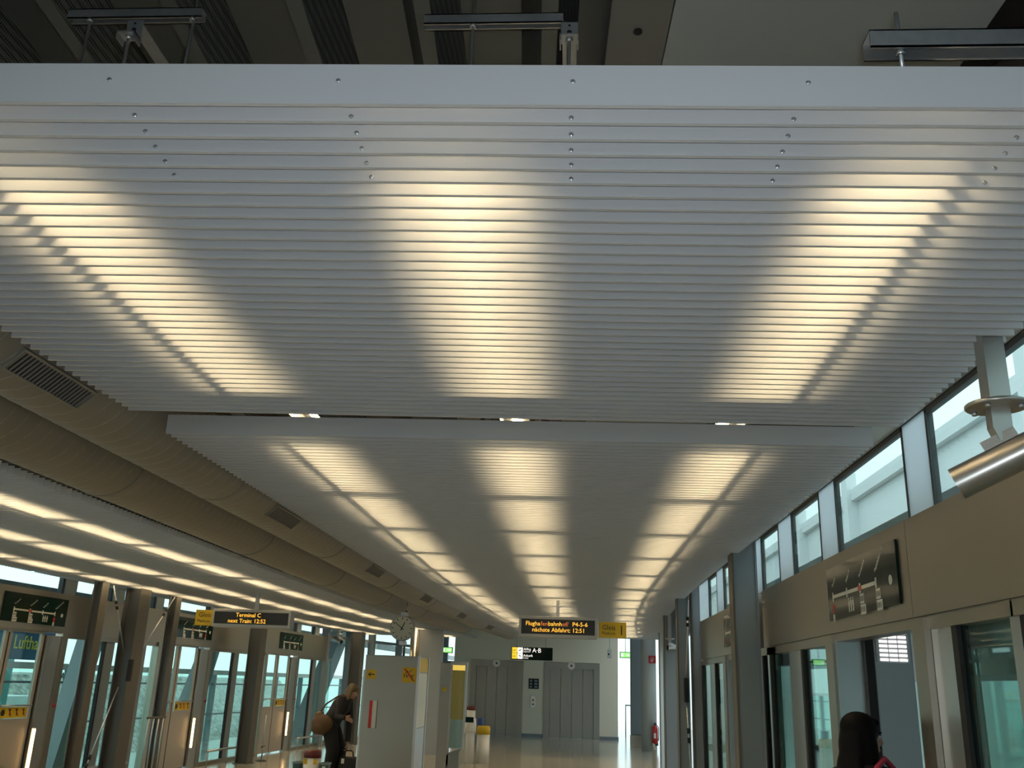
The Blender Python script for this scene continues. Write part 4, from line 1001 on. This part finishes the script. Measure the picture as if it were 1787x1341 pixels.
# --- woman on the right entering the train, seen from behind
t = thing('person', 'person with long black hair and black jacket stepping to the open train door', 'person', (1.60, 5.5, 0))
B0 = V((1.60, 5.50, 0))
def W(x, y, z): return B0 + V((x, y, z))
fr = V((.62, .78, 0)).normalized(); rt = V((fr.y, -fr.x, 0))      # facing, her right
def H(a, f_, z): return B0 + rt * a + fr * f_ + V((0, 0, z))
b = MB(); chain(b, [H(0, 0, .88), H(0, -.01, 1.06), H(0, 0, 1.22), H(0, -.01, 1.30)], [.125, .105, .125, .09]); chain(b, [H(0, 0, 1.30), H(0, .01, 1.38), H(0, .02, 1.43)], [.07, .05, .05])
hd = H(0, .015, 1.485); P, R3, r_ = head_mb(b, hd, (.95, .30, -.05), (0, 0, 1), .98)
for q, st in ((-1, .16), (1, -.16)):
    chain(b, [H(q * .09, 0, .87), H(q * .09, st * .5 + .03, .47), H(q * .085, st, .09)], [.085, .055, .042]); b.ell(H(q * .085, st + .06, .04), (.07, .09, .04))
    chain(b, [H(q * .12, 0, 1.27), H(q * .175, 0, 1.25), H(q * .205, -.02, .99), H(q * .2, .10, .80)], [.07, .055, .040, .027])
    hand_mb(b, H(q * .2, .10, .80), fr * .35 + V((0, 0, -1)), rt * (-q), fr, .009, .6)
remeshed('body', b, 'skin', t, .0075, 3); face(P, R3, t, .98)
j = MB(); chain(j, [H(0, 0, .84), H(0, -.01, 1.06), H(0, 0, 1.21), H(0, -.01, 1.29)], [.16, .14, .155, .11])
for q in (-1, 1): chain(j, [H(q * .10, 0, 1.26), H(q * .175, 0, 1.245), H(q * .205, -.02, .99), H(q * .2, .085, .825)], [.09, .074, .058, .044])
j.ell(H(0, 0, 1.2), (.17, .15, .12)); remeshed('jacket', j, 'coatblack', t, .011, 5)
j = MB()
for q, st in ((-1, .16), (1, -.16)): chain(j, [H(q * .05, 0, .86), H(q * .09, 0, .82), H(q * .09, st * .5 + .03, .47), H(q * .085, st, .11)], [.12, .11, .08, .07])
remeshed('trousers', j, 'trousers', t, .011, 4)
for q, st in ((-1, .16), (1, -.16)):
    j = MB(); j.ell(H(q * .085, st + .06, .042), (.085, .095, .045)); j.ell(H(q * .085, st, .07), (.05, .05, .06)); remeshed('shoe', j, 'black', t, .009, 3)
j = MB(); j.ell(P(0, -.025, .045), (.093, .108, .092), R3); j.ell(P(0, -.075, -.06), (.098, .062, .15), R3); j.ell(P(0, -.10, -.22), (.115, .05, .18), R3); j.ell(P(.075, -.02, -.08), (.03, .055, .17), R3); j.ell(P(-.078, -.02, -.08), (.03, .055, .17), R3); j.ell(P(0, .055, .085), (.066, .032, .03), R3)
remeshed('hair', j, 'hairblack', t, .009, 5)
t = thing('shoulder_strap_bag', 'pink red strapped bag on the shoulder of the black haired person', 'bag', H(.13, -.16, .9))
j = MB(); j.ell(H(.19, -.24, .92), (.12, .08, .15)); remeshed('pouch', j, 'pink', t, .012, 4)
obj('strap', MB().path([H(.18, -.23, 1.02), H(.15, -.185, 1.2), H(.11, -.11, 1.345), H(.11, .0, 1.385), H(.12, .12, 1.32), H(.14, .16, 1.1), H(.17, .1, .95)], .016, 8), 'pink', t)

# ------------------------------------------------------------------ camera, light, view
f, yaw, pit, rol = 1603.13, -.0719537, .3156686, .0358117
fw = Vector((math.sin(yaw) * math.cos(pit), math.cos(yaw) * math.cos(pit), math.sin(pit)))
r0 = Vector((math.cos(yaw), -math.sin(yaw), 0)); u0 = r0.cross(fw)
rr = r0 * math.cos(rol) + u0 * math.sin(rol); uu = -r0 * math.sin(rol) + u0 * math.cos(rol)
cam = bpy.data.cameras.new('camera'); co = bpy.data.objects.new('camera', cam); COL.objects.link(co)
co.matrix_world = Matrix(((rr.x, uu.x, -fw.x, 0), (rr.y, uu.y, -fw.y, 0), (rr.z, uu.z, -fw.z, 1.7), (0, 0, 0, 1)))
cam.sensor_width = 36; cam.sensor_fit = 'HORIZONTAL'; cam.lens = f / 1787 * 36; cam.clip_start = .05; cam.clip_end = 300
S.camera = co
fl_ = bpy.data.lights.new('camera_flash', 'POINT'); fl_.energy = 75; fl_.color = (.86, .93, 1.0); fl_.shadow_soft_size = .012
fo = bpy.data.objects.new('camera_flash', fl_); COL.objects.link(fo); fo.location = (.05, .03, 1.78)
wd = bpy.data.worlds.new('world'); S.world = wd; wd.use_nodes = True; nt = wd.node_tree
bg = nt.nodes['Background']
tcn = nt.nodes.new('ShaderNodeTexCoord'); sp = nt.nodes.new('ShaderNodeSeparateXYZ'); rp = nt.nodes.new('ShaderNodeValToRGB')
rp.color_ramp.elements[0].position = .0; rp.color_ramp.elements[0].color = (.62, .80, .80, 1)
rp.color_ramp.elements[1].position = .6; rp.color_ramp.elements[1].color = (.80, .93, 1.0, 1)
nt.links.new(tcn.outputs['Generated'], sp.inputs[0]); nt.links.new(sp.outputs['Z'], rp.inputs[0]); nt.links.new(rp.outputs[0], bg.inputs[0])
bg.inputs[1].default_value = 2.0
S.view_settings.view_transform = 'Standard'; S.view_settings.look = 'None'; S.view_settings.gamma = 1; S.view_settings.exposure = 0
S.cycles.use_denoising = True; S.cycles.max_bounces = 10; S.cycles.diffuse_bounces = 4; S.cycles.glossy_bounces = 4; S.cycles.transparent_max_bounces = 16
S.cycles.sample_clamp_indirect = 6
